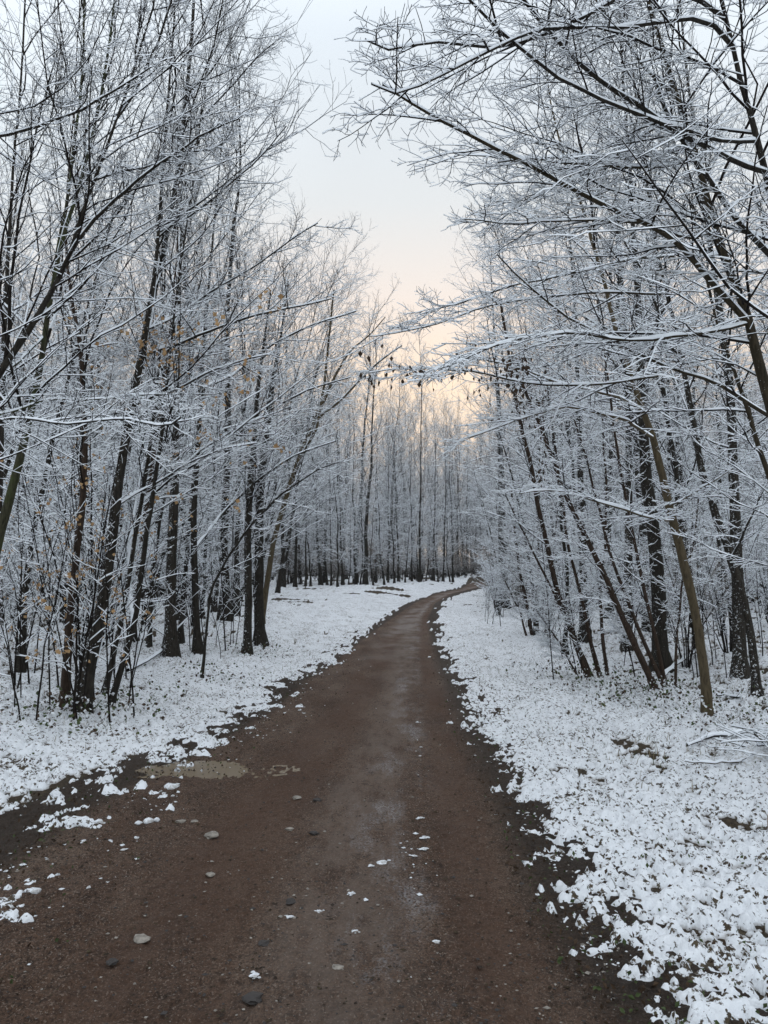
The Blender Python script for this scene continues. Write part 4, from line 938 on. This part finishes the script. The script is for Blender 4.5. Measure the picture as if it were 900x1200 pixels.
def brush_pile(label, u, v, seed):
    r = np.random.default_rng(seed); g = ground(u, v); root = bpy.data.objects.new('brush_pile', None); COL.objects.link(root); root.location = g; root['label'] = label; root['category'] = 'brush pile'
    n = 26; P = np.zeros((n, 7, 3)); a = r.uniform(0, 6.28, n); t = np.linspace(-1, 1, 7)[None]; L = r.uniform(.18, .5, n)[:, None]
    P[..., 0] = r.normal(0, .16, (n, 1)) + np.cos(a)[:, None] * t * L; P[..., 1] = r.normal(0, .16, (n, 1)) + np.sin(a)[:, None] * t * L
    P[..., 2] = r.uniform(.02, .20, (n, 1)) + r.normal(0, .10, (n, 1)) * t + .03 * (1 - t ** 2); P += np.cumsum(r.normal(0, .008, P.shape), 1)
    R = r.uniform(.003, .010, (n, 1)) * (1 - .25 * t); B = Bag(); B.tubes(P, R, snow_of(P, R, .7, r), RING8)
    obj('sticks', B.mesh('sticks', [M_BARK, M_SNOW]), root)
    B = Bag(); q, rr_ = spawn(P, R, 5, .2, 1, (25, 65), .35, 5, .1, .15, .005, .002, .3, r, lmin=.08); B.tubes(q, rr_, snow_of(q, rr_, 1.3, r)); obj('twigs', B.mesh('twigs', [M_TWIG, M_SNOW]), root)
    gx, gy = np.meshgrid(np.linspace(-.6, .6, 50), np.linspace(-.45, .45, 40)); hgt = .20 * np.exp(-(gx / .30) ** 2 - (gy / .22) ** 2) + .07 * (fbm(gx * 9, gy * 9, 3, 3) - .5) - .05 - .10 * sstep(.62, .75, fbm(gx * 5 + 3, gy * 6, 4, 2))
    obj('snow_cap', grid_mesh('snow_cap', gx, gy, hgt, [M_CLUMP]), root)
brush_pile('small tangle of snowy sticks heaped at the right edge beside the long thin stick', 893, 893, 8)
# ================================================================ labels that say where each repeat stands
KEYS = (('slender wavy', 'wavy trunk'), ('tall dark forked', 'forked trunk'), ('broad blackish', 'broad blackish trunk'), ('dark straight trunk right', 'straight dark trunk'), ('left one of two', 'corner trunks'),
        ('straight dark trunk seen', 'clump trunk'), ('dark pole', 'dark pole'), ('widest black', 'widest black trunk'), ('bare olive', 'olive trunk'), ('dark snow-speckled', 'speckled trunk'), ('stout trunk', 'stout bend trunk'))
MK = [(0, 'left picture edge'), (900, 'right picture edge')] + [(u, sh) for key, sh in KEYS for u, D, l in LAND if l.startswith(key)]
MK.append((450, 'road'))
MK.sort()
FR = [(u, '%s far-row tree' % ORD[i]) for i, (u, w) in enumerate(row)]
RANK = ['nearest', 'second nearest', 'third nearest', 'fourth nearest', 'fifth nearest', 'sixth nearest', 'seventh nearest', 'eighth nearest', 'ninth nearest', 'tenth nearest', 'eleventh nearest', 'twelfth nearest']
GW = {'inner trees of the left wood': ('slender tree', MK), 'inner trees of the right wood': ('slender tree', MK), 'young trees of the left wood': ('young tree', MK), 'young trees of the right wood': ('young tree', MK),
      'wide-crowned trees of the left wood': ('wide-crowned tree', MK), 'wide-crowned trees of the right wood': ('wide-crowned tree', MK), 'bushes of the left wood': ('snowy bush', MK), 'bushes of the right wood': ('snowy bush', MK),
      'saplings at the lower left': ('thin front sapling', MK), 'saplings by the clearing': ('thin clearing-edge sapling', MK), 'saplings in the right wood': ('thin sapling', MK), 'trees deep in the far wood': ('pole-like tree', FR), 'small trees of the far wood': ('small twiggy tree', FR),
      'brush at the foot of the far wood': ('greyish brush', FR), 'wide-crowned trees of the far wood': ('wide-crowned tree', FR)}
for grp, (wd, marks) in GW.items():
    cell = {}
    for o in list(COL.objects):
        if o.get('group') != grp: continue
        x, y, z = o.location; u = 450 + 880 * x / y; j = sum(m_[0] < u for m_ in marks)
        if 0 < j < len(marks): cell.setdefault(j, []).append((y, o.name, o))
    for j, lst in cell.items():
        for k_, (y, _, o) in enumerate(sorted(lst)[:len(RANK)]):
            o['label'] = '%s %s between the %s and the %s' % (RANK[k_], wd, marks[j - 1][1].replace(' far-row tree', '') if marks is FR else marks[j - 1][1], marks[j][1])
# ================================================================ HAZE
import os
HAZE = float(os.environ.get('HZ', .0005))
if HAZE:
    m = bpy.data.materials.new('haze'); m.use_nodes = True; t = m.node_tree; t.nodes.clear()
    pv_ = N(t, 'ShaderNodeVolumePrincipled'); pv_.inputs['Density'].default_value = HAZE; pv_.inputs['Color'].default_value = (.9, .93, .97, 1)
    mo = N(t, 'ShaderNodeOutputMaterial'); t.links.new(pv_.outputs[0], mo.inputs['Volume'])
    X = 2700; V = np.array([(x, y, z) for x in (-X, X) for y in (-60, 700) for z in (-2, 30)], float)
    F = np.array([(0, 1, 3, 2), (4, 6, 7, 5), (0, 4, 5, 1), (2, 3, 7, 6), (0, 2, 6, 4), (1, 5, 7, 3)])
    obj('haze', make_mesh('haze', V, F, [m], smooth=False), kind='stuff')
print('TRIS total', TRIS[0], 'objects', len(bpy.data.objects), 'time', time.time() - T_START)
